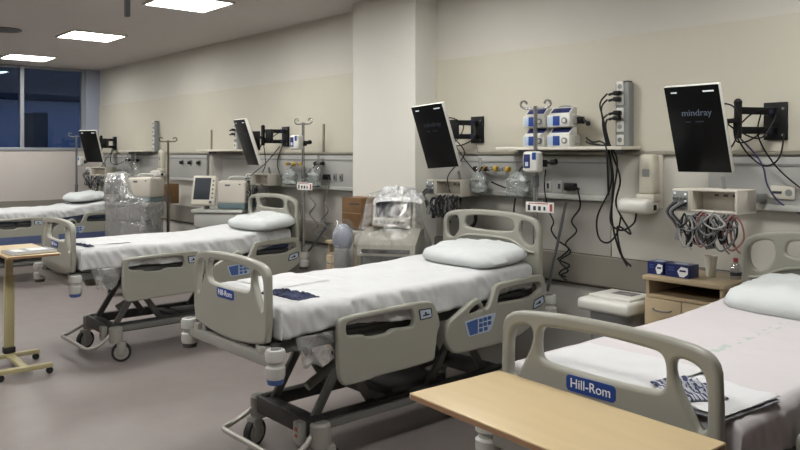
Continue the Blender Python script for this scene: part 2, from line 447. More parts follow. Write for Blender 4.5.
RFH = [(.41, .79), (.42, .815), (.46, .82), (.65, .825), (.86, .826), (.895, .815), (.903, .78), (.9, .735), (.88, .722), (.76, .732), (.73, .727), (.70, .712), (.56, .713), (.53, .735), (.43, .743), (.412, .757)]
RH = [(1.165, .66), (1.18, .70), (1.26, .74), (1.41, .812), (1.45, .816), (1.475, .79), (1.502, .742), (1.53, .738), (1.555, .765), (1.60, .862), (1.625, .882), (1.67, .888), (1.85, .893), (2.05, .898), (2.095, .888), (2.115, .86), (2.12, .80), (2.135, .70), (2.125, .66), (2.08, .62), (1.90, .53), (1.78, .505), (1.58, .494), (1.5, .496), (1.28, .497), (1.22, .512), (1.175, .56), (1.16, .61)]
RHH1 = [(1.36, .735), (1.375, .752), (1.43, .776), (1.455, .774), (1.478, .752), (1.48, .738), (1.455, .73), (1.38, .726)]
RHH2 = [(1.625, .78), (1.645, .826), (1.675, .842), (1.85, .847), (2.03, .85), (2.065, .838), (2.072, .80), (2.04, .785), (1.95, .752), (1.66, .758), (1.63, .762)]

def rail_side(t, sx):
    x = .485 * sx
    o = plate_yz('side_rail', [chaikin(RF, 1), chaikin(RFH, 1)], .02, .011, x, 'bed', t)
    xf = x + .0205 * sx
    plate_yz('warning_sticker', [[(.938, .815), (1.03, .813), (1.038, .806), (1.042, .760), (1.036, .754), (.950, .751), (.944, .757), (.932, .807)]], .0012, .0004, xf, 'ink', o)
    plate_yz('warning_sticker', [[(.943, .808), (1.027, .806), (1.034, .761), (.952, .758)]], .0012, .0004, xf + .0013 * sx, 'ctrl_pale', o)
    plate_yz('pictogram', [[(.965, .772), (1.018, .773), (1.016, .783), (.995, .782), (.992, .795), (.98, .795), (.98, .781), (.966, .781)]], .001, .0003, xf + .0028 * sx, 'ink', o)
    o = plate_yz('side_rail', [chaikin(RH, 1), chaikin(RHH1, 1), chaikin(RHH2, 1)], .02, .011, x, 'bed', t)
    p = plate_yz('control_panel', [[(1.316, .688), (1.45, .699), (1.598, .704), (1.602, .690), (1.558, .606), (1.54, .596), (1.36, .589), (1.348, .596)]], .0015, .0005, xf, 'ctrl_pale', o)
    plate_yz('control_panel', [[(1.332, .679), (1.432, .690), (1.432, .599), (1.362, .597)]], .0014, .0004, xf + .0015 * sx, 'ctrl_blue', o)
    for (y, z) in ((1.46, .675), (1.50, .678), (1.54, .68), (1.46, .645), (1.50, .647), (1.54, .648), (1.46, .615), (1.505, .617)):
        plate_yz('button', [[(y - .015, z - .011), (y + .017, z - .011), (y + .017, z + .012), (y - .015, z + .012)]], .0012, .0004, xf + .002 * sx, 'ctrl_blue', o)
    plate_yz('warning_sticker', [[(1.99, .735), (2.088, .756), (2.098, .748), (2.102, .704), (2.05, .682), (1.98, .672), (1.974, .680)]], .0012, .0004, xf, 'ink', o)
    plate_yz('warning_sticker', [[(1.998, .728), (2.084, .746), (2.092, .706), (2.047, .690), (1.984, .681)]], .0012, .0004, xf + .0013 * sx, 'ctrl_pale', o)
    plate_yz('pictogram', [[(2.01, .70), (2.06, .705), (2.055, .725), (2.035, .72), (2.03, .711), (2.012, .709)]], .001, .0003, xf + .0028 * sx, 'ink', o)
    # rail hinge arms down to the frame
    bm = newbm()
    for y in (.6, .9, 1.35, 1.85):
        box(bm, (.425 * sx, y, .62), (.11, .045, .03), (0, R(18) * sx, 0), .004)
    obj('rail_arm', bm, 'chassis', t)

def caster(t, x, y, yaw, front):
    bm = newbm()
    lathe(bm, [(.02, .16), (.052, .165), (.058, .19), (.056, .285), (.045, .297), (.01, .3)], (x, y, 0), 20)
    d = Vector((math.cos(yaw), math.sin(yaw), 0)); pz = Vector((x, y, 0)) + d * .045
    side = Vector((-d.y, d.x, 0))
    box(bm, pz + Vector((0, 0, .145)), (.075, .07, .06), (0, 0, yaw), .012)
    for s in (-1, 1):
        box(bm, pz + side * .03 * s + Vector((0, 0, .105)), (.05, .012, .10), (0, 0, yaw), .004)
    o = obj('caster', bm, 'bed_grey', t)
    c = pz + Vector((0, 0, .08))
    bm = newbm(); cyl(bm, c - side * .02, c + side * .02, .08, n=28); obj('tyre', bm, 'rubber', o)
    bm = newbm(); cyl(bm, c - side * .0225, c + side * .0225, .06, n=28); obj('wheel_hub', bm, 'bed_grey', o)

def bed_bumper(t, x, y, z0):
    bm = newbm()
    lathe(bm, [(.01, z0), (.045, z0 + .004), (.05, z0 + .02), (.05, z0 + .06), (.038, z0 + .068), (.038, z0 + .085), (.05, z0 + .093), (.052, z0 + .13), (.046, z0 + .147), (.03, z0 + .15), (.028, z0 + .143), (.005, z0 + .142)], (x, y, 0), 24)
    o = obj('corner_bumper', bm, 'bumper', t)
    bm = newbm(); cyl(bm, (x, y, z0 + .143), (x, y, z0 + .152), .022, n=16); obj('bumper_bolt', bm, 'grey', o)
    bm = newbm(); cyl(bm, (x, y, z0 - .022), (x, y, z0 + .004), .04, .046, n=20); obj('bumper_cap', bm, 'ctrl_blue' if y < 1 and x > 0 else 'chassis_dark', o)

def make_bed(label, x):
    t = thing('hospital_bed', label, 'hospital bed', (x, YF, 0), 0, 'hospital beds along the wall')
    # wheeled base
    bm = newbm()
    for s in (-1, 1): b2(bm, .26 * s - .03, .26 * s + .03, .36, 1.96, .235, .31, .006)
    b2(bm, -.31, .31, .33, .42, .20, .30, .01); b2(bm, -.31, .31, 1.88, 1.96, .20, .30, .01)
    b2(bm, -.25, .25, .95, 1.03, .245, .295, .006)
    b2(bm, -.14, .14, 1.05, 1.5, .225, .30, .01)
    obj('base_frame', bm, 'chassis_dark', t)
    bm = newbm()
    b2(bm, .295, .335, .42, 1.9, .252, .296, .006); b2(bm, -.335, -.295, .42, 1.9, .252, .296, .006)
    obj('base_cover', bm, 'chassis', t)
    bm = newbm()
    tube(bm, [(-.30, .35, .25), (-.335, .30, .2), (-.365, .20, .145), (-.35, .145, .136), (-.28, .135, .134), (0, .14, .134), (.2, .14, .134), (.28, .145, .136), (.315, .19, .145), (.315, .27, .185), (.305, .33, .235)], .0155, 10, 5)
    obj('foot_pedal_bar', bm, 'steel', t)
    bm = newbm()
    box(bm, (.225, .30, .235), (.07, .05, .12), None, .01)
    pd = obj('brake_pedal', bm, 'bed_grey', t)
    bm = newbm(); box(bm, (.225, .273, .255), (.02, .004, .02)); box(bm, (.225, .273, .22), (.02, .004, .016)); obj('pedal_marks', bm, 'red', pd)
    for cx, cy, yw in ((-.32, .37, -1.25), (.32, .37, 1.22), (-.32, 1.92, -.7), (.32, 1.92, -.9)):
        caster(t, cx, cy, yw, cy < 1)
    # lift arms
    for s in (-1, 1):
        for y0, y1 in ((.40, .70), (.82, .50), (1.28, 1.62), (1.80, 1.50)):
            bm = newbm()
            a = Vector((.225 * s, y0, .23)); b = Vector((.2 * s, y1, .70)); d = b - a
            ang = math.atan2(d.z, d.y)
            box(bm, (a + b) / 2, (.034, d.length, .05), (ang, 0, 0), .008)
            obj('lift_arm', bm, 'chassis', t)
        bm = newbm(); cyl(bm, (.245 * s, .595, .555), (.18 * s, .595, .555), .03, n=14); obj('pivot', bm, 'chassis_dark', t)
    bm = newbm(); cyl(bm, (0, .5, .34), (0, 1.1, .64), .028, n=12); obj('lift_actuator', bm, 'bed_grey', t)
    # deck
    bm = newbm()
    for s in (-1, 1): b2(bm, .36 * s - .03, .36 * s + .03, .02, 2.08, .685, .745, .006)
    for y in (.06, .55, 1.05, 1.55, 2.05): b2(bm, -.36, .36, y - .03, y + .03, .69, .74, .004)
    obj('upper_frame', bm, 'chassis', t)
    bm = newbm()
    b2(bm, -.415, .415, .07, .72, .752, .786, .008); b2(bm, -.415, .415, .74, 1.18, .752, .786, .008); b2(bm, -.415, .415, 1.2, 2.04, .752, .786, .008)
    obj('mattress_deck', bm, 'grey_dark', t)
    bm = newbm(); b2(bm, -.425, .425, .065, 2.045, .79, .926, .03); obj('mattress', bm, 'blue_soft', t)
    # end bar and bumpers
    bm = newbm()
    b2(bm, -.44, .44, -.035, .01, .645, .70, .008)
    for s in (-1, 1): b2(bm, .36 * s - .025, .36 * s + .025, -.03, .05, .675, .735, .006)
    for s in (-1, 1): b2(bm, .30 * s - .02, .30 * s + .02, -.012, .012, .66, .76, .004)
    obj('end_bar', bm, 'bed_grey', t)
    for s in (-1, 1): bed_bumper(t, .475 * s, -.012, .595)
    bm = newbm(); b2(bm, -.47, .47, 2.135, 2.175, .665, .725, .008)
    for s in (-1, 1): b2(bm, .36 * s - .025, .36 * s + .025, 2.06, 2.15, .68, .74, .006)
    for s in (-1, 1): b2(bm, .38 * s - .02, .38 * s + .02, 2.10, 2.124, .69, .80, .004)
    obj('end_bar', bm, 'bed_grey', t)
    for s in (-1, 1): bed_bumper(t, .50 * s, 2.16, .60)
    # end boards
    plate_xz('footboard', [chaikin(FOOT_OUT, 1), chaikin(FC, 2), chaikin(FD, 2), chaikin(mirror(FD), 2)], .021, .013, 0, 'bed', t)
    lx, lz, hw, hh = -.022, .953, .094, .027
    rr = [(lx + hw * cx_ - math.copysign(.014, cx_) + .014 * math.cos(a), lz + hh * cz - math.copysign(.014, cz) + .014 * math.sin(a))
          for cx_, cz, a0 in ((1, 1, 0), (-1, 1, 90), (-1, -1, 180), (1, -1, 270)) for a in [R(a0 + q) for q in (0, 30, 60, 90)]]
    pq = plate_xz('logo_plaque', [rr], .002, .0008, -.0225, 'blue', t)
    text_mesh('lettering', 'Hill-Rom', .044, Matrix.Translation((lx, -.0252, lz)) @ Matrix.Rotation(PI / 2, 4, 'X'), 'letter', pq, .98, .005)
    plate_xz('headboard', [chaikin(HEAD_OUT, 1), chaikin(HC, 2), chaikin(HD, 2), chaikin(mirror(HD), 2)], .021, .013, 2.11, 'bed', t)
    bm = newbm(); tube(bm, [(-.43, 2.086, 1.035), (-.36, 2.085, 1.045), (-.27, 2.083, 1.09), (-.18, 2.083, 1.112), (0, 2.082, 1.118), (.18, 2.083, 1.112), (.27, 2.083, 1.09), (.36, 2.085, 1.045), (.43, 2.086, 1.035)], .009, 8, 6)
    obj('headboard_ridge', bm, 'bed', t)
    rail_side(t, 1); rail_side(t, -1)
    low = {'base_frame', 'base_cover', 'foot_pedal_bar', 'brake_pedal', 'pedal_marks', 'caster', 'tyre', 'wheel_hub'}
    for c in t.children_recursive:
        if c.name.split('.')[0] not in low: c.data.transform(Matrix.Translation((0, 0, -FZ)))
    t.location.z = FZ
    return t

BX = {3: -1.40, 2: -3.68, 1: -6.68, 0: -11.33}
bed = make_bed('cream hospital bed in the middle of the picture, its blue plaque above the empty floor', BX[2])
bed1 = copy_tree(bed); bed1.location.x = BX[1]
tag(bed1, 'cream hospital bed standing to the left of the square pillar, behind the central bed', 'hospital bed', 'hospital beds along the wall')
bed3 = copy_tree(bed); bed3.location = (BX[3], 2.1, FZ)
tag(bed3, 'cream hospital bed with the large readable plaque, right behind the near wooden table top', 'hospital bed', 'hospital beds along the wall')
for c in bed3.children:      # head-end roller set further in, clear of the cabinet
    if c.name.startswith('corner_bumper') and min(v.co.y for v in c.data.vertices) > 1 and min(v.co.x for v in c.data.vertices) < 0: c.location.x = .11
bed0 = copy_tree(bed); bed0.location.x = BX[0]
tag(bed0, 'hospital bed below the window with blue strips on its side rails', 'hospital bed', 'hospital beds along the wall')
for y0, y1 in ((.40, 1.04), (1.25, 1.95)):
    bm = newbm(); b2(bm, .5055, .509, y0, y1, .555, .66); obj('blue_panel', bm, 'blue_soft', bed0, False)

# ------------------------------------------------------------------ bed linen
def sheet(name, W, L, zt, drop, seed, loc, m, label, rise=.03, group=None, tail=True, crease=1.):
    nx, ny = 64, 190
    r = .035; arc = r * PI / 2
    hx = W / 2
    def fold(a, h):
        s = 1 if a >= 0 else -1; q = abs(a)
        if q < h - r: return a, 0.
        o = q - (h - r)
        if o < arc: th = o / r; return s * (h - r + r * math.sin(th)), -(r - r * math.cos(th))
        return s * h, -(r + o - arc)
    bm = newbm(); g = []
    tx = hx - r + arc + drop - r; ty = L / 2 - r + arc + drop - r
    for j in range(ny + 1):
        row = []
        b = -ty + 2 * ty * j / ny
        for i in range(nx + 1):
            a = -tx + 2 * tx * (.5 - .5 * math.cos(PI * i / nx) * .35 - .65 * (.5 - i / nx)) if False else -tx + 2 * tx * i / nx
            x, dx = fold(a, hx); y, dy = fold(b, L / 2)
            z = min(dx, dy)
            k = max(0., min(1., -z / .06))
            yy = y + L / 2
            zz = z * (1 + .22 * nz(yy * 2.3 + seed, x * 2, seed) * k)
            wr = .036 * crease * nz(yy * 5 + seed, zz * 3, seed * 2) + .07 * crease * (.25 - abs(nz(yy * 8 + zz * 5, zz * 3 + seed, 3))) + .024 * crease * (.2 - abs(nz(yy * 19 + 3 * zz, zz * 7, seed)))
            if dx < -.02 and abs(dx) >= abs(dy): x += math.copysign(wr * k + .004, x)
            elif dy < -.02: y += math.copysign(min(.004, wr * k * .2), y)
            top = 1 - k
            zz += top * (.006 * nz(x * 2.5 + seed, yy * 2.2, seed) - .018 * crease * abs(nz(x * 4 + yy * 2, yy * 3.2 - x * 3, seed + 5)) - .010 * crease * abs(nz(x * 11 - yy * 3, yy * 8 + x * 2, seed + 8)) + .004)
            u = max(0., min(1., (yy - 1.15) / .8)); zz += rise * u * u * (3 - 2 * u)
            row.append(bm.verts.new((x, yy, zt + zz)))
        g.append(row)
    for j in range(ny):
        for i in range(nx):
            bm.faces.new((g[j][i], g[j][i + 1], g[j + 1][i + 1], g[j + 1][i]))
    o = obj(name, bm, m, None, True, 70)
    s = o.modifiers.new('thickness', 'SOLIDIFY'); s.thickness = .003; s.offset = -1
    o.location = loc
    return tag(o, label, 'bed sheet', group)
G = 'white sheets on the beds'
sheet('bed_sheet', .875, 2.0, .942, .17, 1.3, (BX[2], YF + .045, 0), 'sheet', 'white wrinkled sheet stretched over the central bed', .03, G, crease=.8)
sheet('bed_sheet', .875, 2.0, .942, .17, 7.7, (BX[1], YF + .045, 0), 'sheet', 'white sheet on the bed left of the pillar', .05, G, crease=.8)
sheet('bed_sheet', .875, 2.0, .942, .16, 3.1, (BX[3], 2.145, 0), 'sheet_print', 'pale sheet with a faint line of green print on the nearest bed', .03, G, crease=.35)
sheet('bed_sheet', .875, 2.0, .946, .13, 5.2, (BX[0], YF + .045, 0), 'sheet', 'white sheet on the bed under the window', .08, G)

def pillow(loc, rz, sx, sy, h, seed, label, tilt=.1):
    bm = newbm(); n = 26
    for sgn in (1, -1):
        g = []
        for j in range(n + 1):
            row = []
            for i in range(n + 1):
                u = -1 + 2 * i / n; v = -1 + 2 * j / n
                t = max(0., (1 - abs(u) ** 4.) * (1 - abs(v) ** 3.4)) ** .42
                x = sx * u * (1 - .17 * v ** 4 + .03 * v * v); y = sy * v * (1 - .2 * u ** 4 + .03 * u * u)
                wr = .5 + .5 * (1 - t)
                z = (h * t if sgn > 0 else -.55 * h * t) + (.016 * nz(u * 2.4 + seed, v * 2.4, sgn) - .022 * abs(nz(u * 3.5 + v, v * 4 + seed, 2)) + .004) * (t if sgn > 0 else .3 * t) * (1 + wr)
                row.append(bm.verts.new((x, y, z)))
            g.append(row)
        for j in range(n):
            for i in range(n): bm.faces.new((g[j][i], g[j][i + 1], g[j + 1][i + 1], g[j + 1][i]))
    bmesh.ops.remove_doubles(bm, verts=bm.verts[:], dist=.0006)
    o = obj('pillow', bm, 'pillow', None, True, 80)
    o.location = loc; o.rotation_euler = (tilt, 0, rz)
    return tag(o, label, 'pillow', 'white pillows on the beds')
pillow((-3.585, 3.835, 1.01), R(-3), .365, .25, .078, 1, 'plump white pillow against the headboard of the central bed')
pillow((-6.49, 3.86, 1.03), R(2), .37, .23, .085, 2, 'white pillow at the head of the bed left of the pillar')
pillow((-1.35, 3.88, .995), R(-3), .42, .27, .088, 3, 'large white pillow on the nearest bed, beside the wooden cabinet')
pillow((-11.35, 3.78, 1.075), R(5), .36, .25, .075, 4, 'white pillow on the bed beneath the window')

def soft_stack(name, m, w, d, n, th, seed, loc, rz, label, cat, group=None, wob=.008):
    bm = newbm()
    for k in range(n):
        nx, ny = 22, 18; z0 = k * th
        ox, oy = wob * nz(k * 3.1, seed) * 2, wob * nz(k * 2.3, seed + 9) * 2
        ring = {}
        for face in (0, 1):
            for j in range(ny + 1):
                for i in range(nx + 1):
                    u = -1 + 2 * i / nx; v = -1 + 2 * j / ny
                    e = max(abs(u), abs(v)); rnd = max(0, 1 - ((e - .93) / .07) ** 2) ** .5 if e > .93 else 1
                    base = z0 + th * .5
                    zz = base + (.48 if face else -.48) * th * rnd
                    zz += .006 * nz(u * 2.2 + seed, v * 2.2, seed) * (1 if face and k == n - 1 else .15)
                    ring[(face, i, j)] = bm.verts.new((ox + w / 2 * u + .006 * nz(v * 3, k + seed), oy + d / 2 * v + .006 * nz(u * 3, k - seed), zz))
            for j in range(ny):
                for i in range(nx):
                    bm.faces.new((ring[(face, i, j)], ring[(face, i + 1, j)], ring[(face, i + 1, j + 1)], ring[(face, i, j + 1)]))
    bmesh.ops.remove_doubles(bm, verts=bm.verts[:], dist=.0004)
    o = obj(name, bm, m, None, True, 60); o.location = loc; o.rotation_euler = (0, 0, rz)
    return tag(o, label, cat, group)

def crumple(name, m, w, d, h, seed, loc, rz, label, cat, group=None):
    bm = newbm(); nx, ny = 44, 34; top = []; bot = []
    for j in range(ny + 1):
        rt, rb = [], []
        for i in range(nx + 1):
            u = -1 + 2 * i / nx; v = -1 + 2 * j / ny
            ed = 1 + .13 * nz(math.atan2(v, u) * 2, seed)
            f = max(0., 1 - max(abs(u), abs(v)) ** 4)
            z = .004 + h * f * (.35 + .65 * abs(nz(u * 2.4 + seed, v * 4.5, seed)) * 2 + .25 * nz(u * 7, v * 9, seed))
            x, y = w / 2 * u * ed, d / 2 * v * ed
            rt.append(bm.verts.new((x, y, max(.004, z)))); rb.append(bm.verts.new((x, y, 0)))
        top.append(rt); bot.append(rb)
    for g in (top, bot):
        for j in range(ny):
            for i in range(nx): bm.faces.new((g[j][i], g[j][i + 1], g[j + 1][i + 1], g[j + 1][i]))
    for i in range(nx):
        bm.faces.new((top[0][i], top[0][i + 1], bot[0][i + 1], bot[0][i])); bm.faces.new((top[ny][i], top[ny][i + 1], bot[ny][i + 1], bot[ny][i]))
    for j in range(ny):
        bm.faces.new((top[j][0], top[j + 1][0], bot[j + 1][0], bot[j][0])); bm.faces.new((top[j][nx], top[j + 1][nx], bot[j + 1][nx], bot[j][nx]))
    o = obj(name, bm, m, None, True, 70); o.location = loc; o.rotation_euler = (0, 0, rz)
    return tag(o, label, cat, group)

soft_stack('folded_blanket', 'linen_fold', .40, .42, 1, .014, 1, (-3.90, 2.48, .938), R(3), 'white folded blanket at the foot of the central bed', 'blanket', 'folded blankets')
crumple('patient_gown', 'gown_navy', .33, .14, .026, 2, (-3.49, 2.25, .938), R(8), 'crumpled navy print gown lying on the central bed', 'gown', 'patient gowns')
soft_stack('folded_blanket', 'linen_fold', .50, .42, 1, .016, 5, (-6.70, 2.34, .938), R(-2), 'white folded blanket at the foot of the bed left of the pillar', 'blanket', 'folded blankets')
crumple('patient_gown', 'gown_navy', .30, .05, .012, 6, (-6.50, 2.14, .944), R(10), 'thin strip of navy cloth on the bed left of the pillar', 'gown', 'patient gowns')
soft_stack('folded_blanket', 'linen_fold', .50, .40, 2, .012, 8, (-1.515, 2.37, .938), R(0), 'white folded blanket at the window side, just behind the nearest footboard', 'blanket', 'folded blankets')
soft_stack('folded_sheet', 'folded_stripe', .28, .32, 3, .009, 14, (-1.12, 2.29, .938), R(-6), 'folded sheet with grey striped edges at the near corner of the nearest bed', 'sheet', None, .012)
crumple('patient_gown', 'gown', .20, .15, .026, 9, (-1.18, 2.255, .966), R(-30), 'rumpled blue striped gown on the nearest bed, behind the footboard cutout', 'gown', 'patient gowns')

# ------------------------------------------------------------------ over-bed tables
def overbed_table(loc, rz, lx, ly, zt, col, label, slant=0., m_top='wood'):
    loc = (loc[0], loc[1], FZ); zt -= FZ
    t = thing('overbed_table', label, 'table', loc, rz, 'wheeled over-bed tables')
    bm = newbm(); box(bm, (0, 0, zt - .012), (lx, ly, .022), None, .005); o = obj('table_top', bm, m_top, t)
    bm = newbm()
    for s in (-1, 1):
        box(bm, (0, s * (ly / 2 - .002), zt - .0125), (lx - .02, .006, .014)); box(bm, (s * (lx / 2 - .002), 0, zt - .0125), (.006, ly - .02, .014))
    obj('edge_band', bm, 'wood_edge', o, False)
    cx = col
    bm = newbm(); box(bm, (cx, 0, .40), (.055, .075, .68), None, .006); cl = obj('column', bm, 'cream', t)
    bm = newbm(); box(bm, (cx, 0, .115), (.07, .09, .05), None, .006); obj('collar', bm, 'rubber', cl)
    bm = newbm(); box(bm, (cx, 0, .83), (.04, .058, .30), None, .004); obj('inner_column', bm, 'cream', t)
    bm = newbm(); box(bm, (cx * .3, 0, zt - .036), (abs(cx) * 1.2 + .1, .06, .024), None, .004); obj('top_support', bm, 'cream', t)
    bm = newbm()
    box(bm, (cx + .26, 0, .07), (.56, .06, .03), None, .006)
    box(bm, (cx + .02, 0, .07), (.055, .46, .035), None, .006)
    box(bm, (cx + .53, 0, .07), (.055, .40, .035), None, .006)
    obj('base', bm, 'cream', t)
    for x, s in ((cx + .02, -1), (cx + .02, 1), (cx + .53, -1), (cx + .53, 1)):
        bm = newbm(); yy = s * (.205 if x < cx + .3 else .178)
        cyl(bm, (x - .012, yy, .026), (x + .012, yy, .026), .026, n=16); cyl(bm, (x, yy, .03), (x, yy, .06), .009, n=8)
        obj('caster', bm, 'rubber', t)
    return t
overbed_table((-1.346, 1.779, 0), R(-3.5), .84, .41, .955, .05, 'pale wooden over-bed table top in the foreground, against the nearest bed')
overbed_table((-6.54, 1.67, 0), R(-1), .82, .385, .945, -.37, 'cream over-bed table at the picture edge with a magazine on top')
t = thing('magazine', 'grey magazine lying on the cream over-bed table', 'magazine', (-6.30, 1.675, .946), R(3))
bm = newbm(); box(bm, (0, 0, .010), (.24, .33, .018), None, .002); o = obj('page_block', bm, 'paper', t)
bm = newbm(); box(bm, (0, 0, .020), (.242, .332, .002)); box(bm, (-.1205, 0, .011), (.002, .332, .019)); box(bm, (0, 0, .001), (.242, .332, .002)); obj('cover', bm, 'magazine_cover', t, False)
bm = newbm()
box(bm, (-.02, .06, .0212), (.15, .13, .0008)); box(bm, (-.01, -.09, .0212), (.17, .07, .0008))
obj('printed_picture', bm, 'paper', t, False)

# ------------------------------------------------------------------ patient monitors and arms
def monitor(loc, rz, tilt, roll, label, text='screen_text'):
    """loc: middle of the housing back"""
    t = thing('patient_monitor', label, 'monitor', loc, 0, 'wall-mounted patient monitors')
    t.rotation_euler = Euler((0, 0, rz)).to_matrix().to_4x4().__matmul__(Euler((tilt, roll, 0), 'YXZ').to_matrix().to_4x4()).to_euler()
    W, H_ = .312, .50
    bm = newbm(); box(bm, (0, -.018, 0), (W, .034, H_), None, .006, 3); o = obj('screen_housing', bm, 'white', t)
    bm = newbm(); box(bm, (0, .012, 0), (W * .7, .03, H_ * .7), None, .01); obj('back_cover', bm, 'offwhite', t)
    bm = newbm(); box(bm, (0, -.0355, 0), (W - .005, .003, H_ - .006), None, .0012); s = obj('screen', bm, 'screen', t)
    bm = newbm()
    box(bm, (-.10, -.0375, .214), (.034, .002, .008)); box(bm, (.095, -.0375, .214), (.06, .002, .008))
    obj('alarm_lamp', bm, 'led', t)
    if text:
        text_mesh('start_logo', 'mindray', .050, Matrix.Translation((0.01, -.0378, .095)) @ Matrix.Rotation(PI / 2, 4, 'X'), text, s, 1.05, 0.)
        bm = newbm()
        for x, w_ in ((-.045, .03), (.02, .045)): box(bm, (x, -.0375, .045), (w_, .001, .006))
        obj('start_text', bm, 'screen_faint', s, False)
    return t

def arm(px, pz, mon, label, cables, group='monitor wall arms', pivot=None, hub=True):
    """px,pz: centre of wall plate; mon: point at the back of the monitor"""
    yb = D - .014
    t = thing('monitor_arm', label, 'monitor arm', (px, yb, pz), 0, group)
    L = lambda p: (p[0] - px, p[1] - yb, p[2] - pz)
    bm = newbm(); box(bm, (0, -.010, 0), (.13, .02, .215), None, .004); o = obj('wall_plate', bm, 'black', t)
    bm = newbm()
    for x in (-.045, .045):
        for z in (-.08, .07): cyl(bm, (x, -.02, z), (x, -.026, z), .008, n=10)
    obj('bolt', bm, 'chrome', o)
    pv = pivot or (px - .15, 4.17, pz)
    bm = newbm(); a = L(pv)
    cyl(bm, (a[0], a[1], -.085), (a[0], a[1], .095), .021, n=14); ball(bm, (a[0], a[1], .10), .023)
    cyl(bm, (a[0], a[1], -.10), (a[0], a[1], -.07), .02, n=14)
    obj('pivot_post', bm, 'black', t)
    if hub:
        bm = newbm(); box(bm, (a[0] + .045, a[1] + .05, 0), (.12, .07, .15), (0, 0, R(-40)), .012); obj('cable_box', bm, 'black', t)
    for z in (.055, -.055):
        bm = newbm(); p = Vector((0, -.02, z)); q = Vector((a[0], a[1], z)); d = q - p
        box(bm, (p + q) / 2, (d.length, .036, .040), (0, 0, math.atan2(d.y, d.x)), .004)
        br = obj('arm_bar', bm, 'black', t)
        bm = newbm(); box(bm, p + d * .18, (.04, .04, .043), (0, 0, math.atan2(d.y, d.x)), .004); obj('bar_sleeve', bm, 'sleeve', br)
    mq = Vector(L(mon))
    bm = newbm(); q = Vector((a[0], a[1], 0)); d = mq - q
    cyl(bm, q, mq - d * .08, .014, n=12); ball(bm, mq - d * .25, .022)
    obj('tilt_joint', bm, 'black', t)
    bm = newbm(); box(bm, mq - d.normalized() * .012, (.012, .15, .20), (0, R(0), math.atan2(d.y, d.x)), .003); obj('screen_bracket', bm, 'black', t)
    for pts, r, m in cables:
        bm = newbm(); tube(bm, [L(p) for p in pts], r, 6, 6); obj('cable', bm, m, t)
    return t

TILT = R(18.8)
# rotation: top leans towards the foot of the bed (-Y)
monitor((-1.99, 3.945, 1.862), 0, TILT, 0, 'large black screened monitor above the wooden cabinet, tilted forward')
monitor((-4.06, 3.945, 1.858), R(6), TILT, R(-4), 'black screened monitor beside the pillar, over the central bed', 'screen_faint')
monitor((-6.87, 3.945, 1.845), R(-8), TILT, 0, 'black monitor seen edge on, over the bed left of the pillar', 'screen_faint')
monitor((-11.48, 3.93, 1.835), R(30), TILT, 0, 'small far monitor in front of the window corner', None)

c3 = [([(-1.92, 4.2, 1.84), (-1.89, 4.3, 1.72), (-1.8, 4.32, 1.65), (-1.73, 4.34, 1.70), (-1.72, 4.38, 1.84)], .005, 'cable'),
      ([(-1.81, 4.3, 1.96), (-1.83, 4.3, 1.82), (-1.75, 4.34, 1.65), (-1.61, 4.38, 1.51), (-1.48, 4.40, 1.42)], .0048, 'cable'),
      ([(-1.92, 4.2, 1.84), (-1.85, 4.3, 1.72), (-1.81, 4.32, 1.64), (-1.795, 4.34, 1.54), (-1.74, 4.38, 1.44), (-1.60, 4.40, 1.37)], .005, 'cable_blue'),
      ([(-1.95, 4.05, 2.0), (-1.88, 4.1, 1.98), (-1.85, 4.12, 1.88), (-1.885, 4.08, 1.75), (-1.95, 4.02, 1.70)], .0045, 'cable'),
      ([(-1.90, 4.18, 1.86), (-1.83, 4.25, 1.95), (-1.75, 4.35, 1.96), (-1.80, 4.28, 1.81), (-1.88, 4.18, 1.84), (-1.93, 4.1, 1.90)], .0045, 'cable'),
      ([(-1.75, 4.38, 1.92), (-1.84, 4.24, 1.80), (-1.89, 4.16, 1.79), (-1.90, 4.15, 1.90)], .0045, 'cable')]
arm(-1.785, 1.905, (-1.94, 3.97, 1.89), 'black double bar wall arm holding the large monitor above the cabinet', c3, pivot=(-1.885, 4.17, 1.905), hub=False)
def shift(cs, dx, sx=1.0, cx=-1.785):
    return [([(cx + (p[0] - cx) * sx + dx, p[1], p[2]) for p in pts], r, m) for pts, r, m in cs]
c2 = [([(-4.12, 4.15, 1.86), (-4.02, 4.2, 1.72), (-4.10, 4.1, 1.55), (-4.03, 4.05, 1.42)], .0045, 'cable'),
      ([(-4.1, 4.2, 1.98), (-4.2, 4.12, 1.88), (-4.12, 4.2, 1.78), (-4.02, 4.3, 1.84), (-4.06, 4.35, 1.96)], .0045, 'cable'),
      ([(-4.2, 4.1, 1.96), (-4.12, 4.15, 2.0), (-4.05, 4.22, 1.93), (-4.13, 4.18, 1.80), (-4.22, 4.1, 1.84)], .0045, 'cable'),
      ([(-4.10, 4.42, 1.80), (-4.06, 4.40, 1.68), (-3.99, 4.38, 1.60), (-3.94, 4.38, 1.55)], .0045, 'cable_white'),
      ([(-4.14, 4.2, 1.80), (-4.05, 4.25, 1.66), (-3.98, 4.3, 1.56)], .004, 'cable')]
arm(-4.095, 1.91, (-4.10, 3.99, 1.87), 'black wall arm and cables beside the pillar, holding the central monitor', c2, pivot=(-4.20, 4.17, 1.91))
c1 = [([(-6.97, 4.42, 1.82), (-7.02, 4.38, 1.62), (-6.9, 4.36, 1.46), (-6.7, 4.30, 1.42)], .005, 'cable'),
      ([(-7.0, 4.40, 1.80), (-7.12, 4.3, 1.62), (-7.18, 4.2, 1.52), (-7.1, 4.1, 1.48)], .005, 'cable'),
      ([(-6.92, 4.15, 1.80), (-6.80, 4.1, 1.62), (-6.78, 4.05, 1.52)], .005, 'cable'),
      ([(-6.98, 4.38, 1.95), (-7.1, 4.2, 1.80), (-7.0, 4.15, 1.78), (-6.95, 4.2, 1.9)], .005, 'cable')]
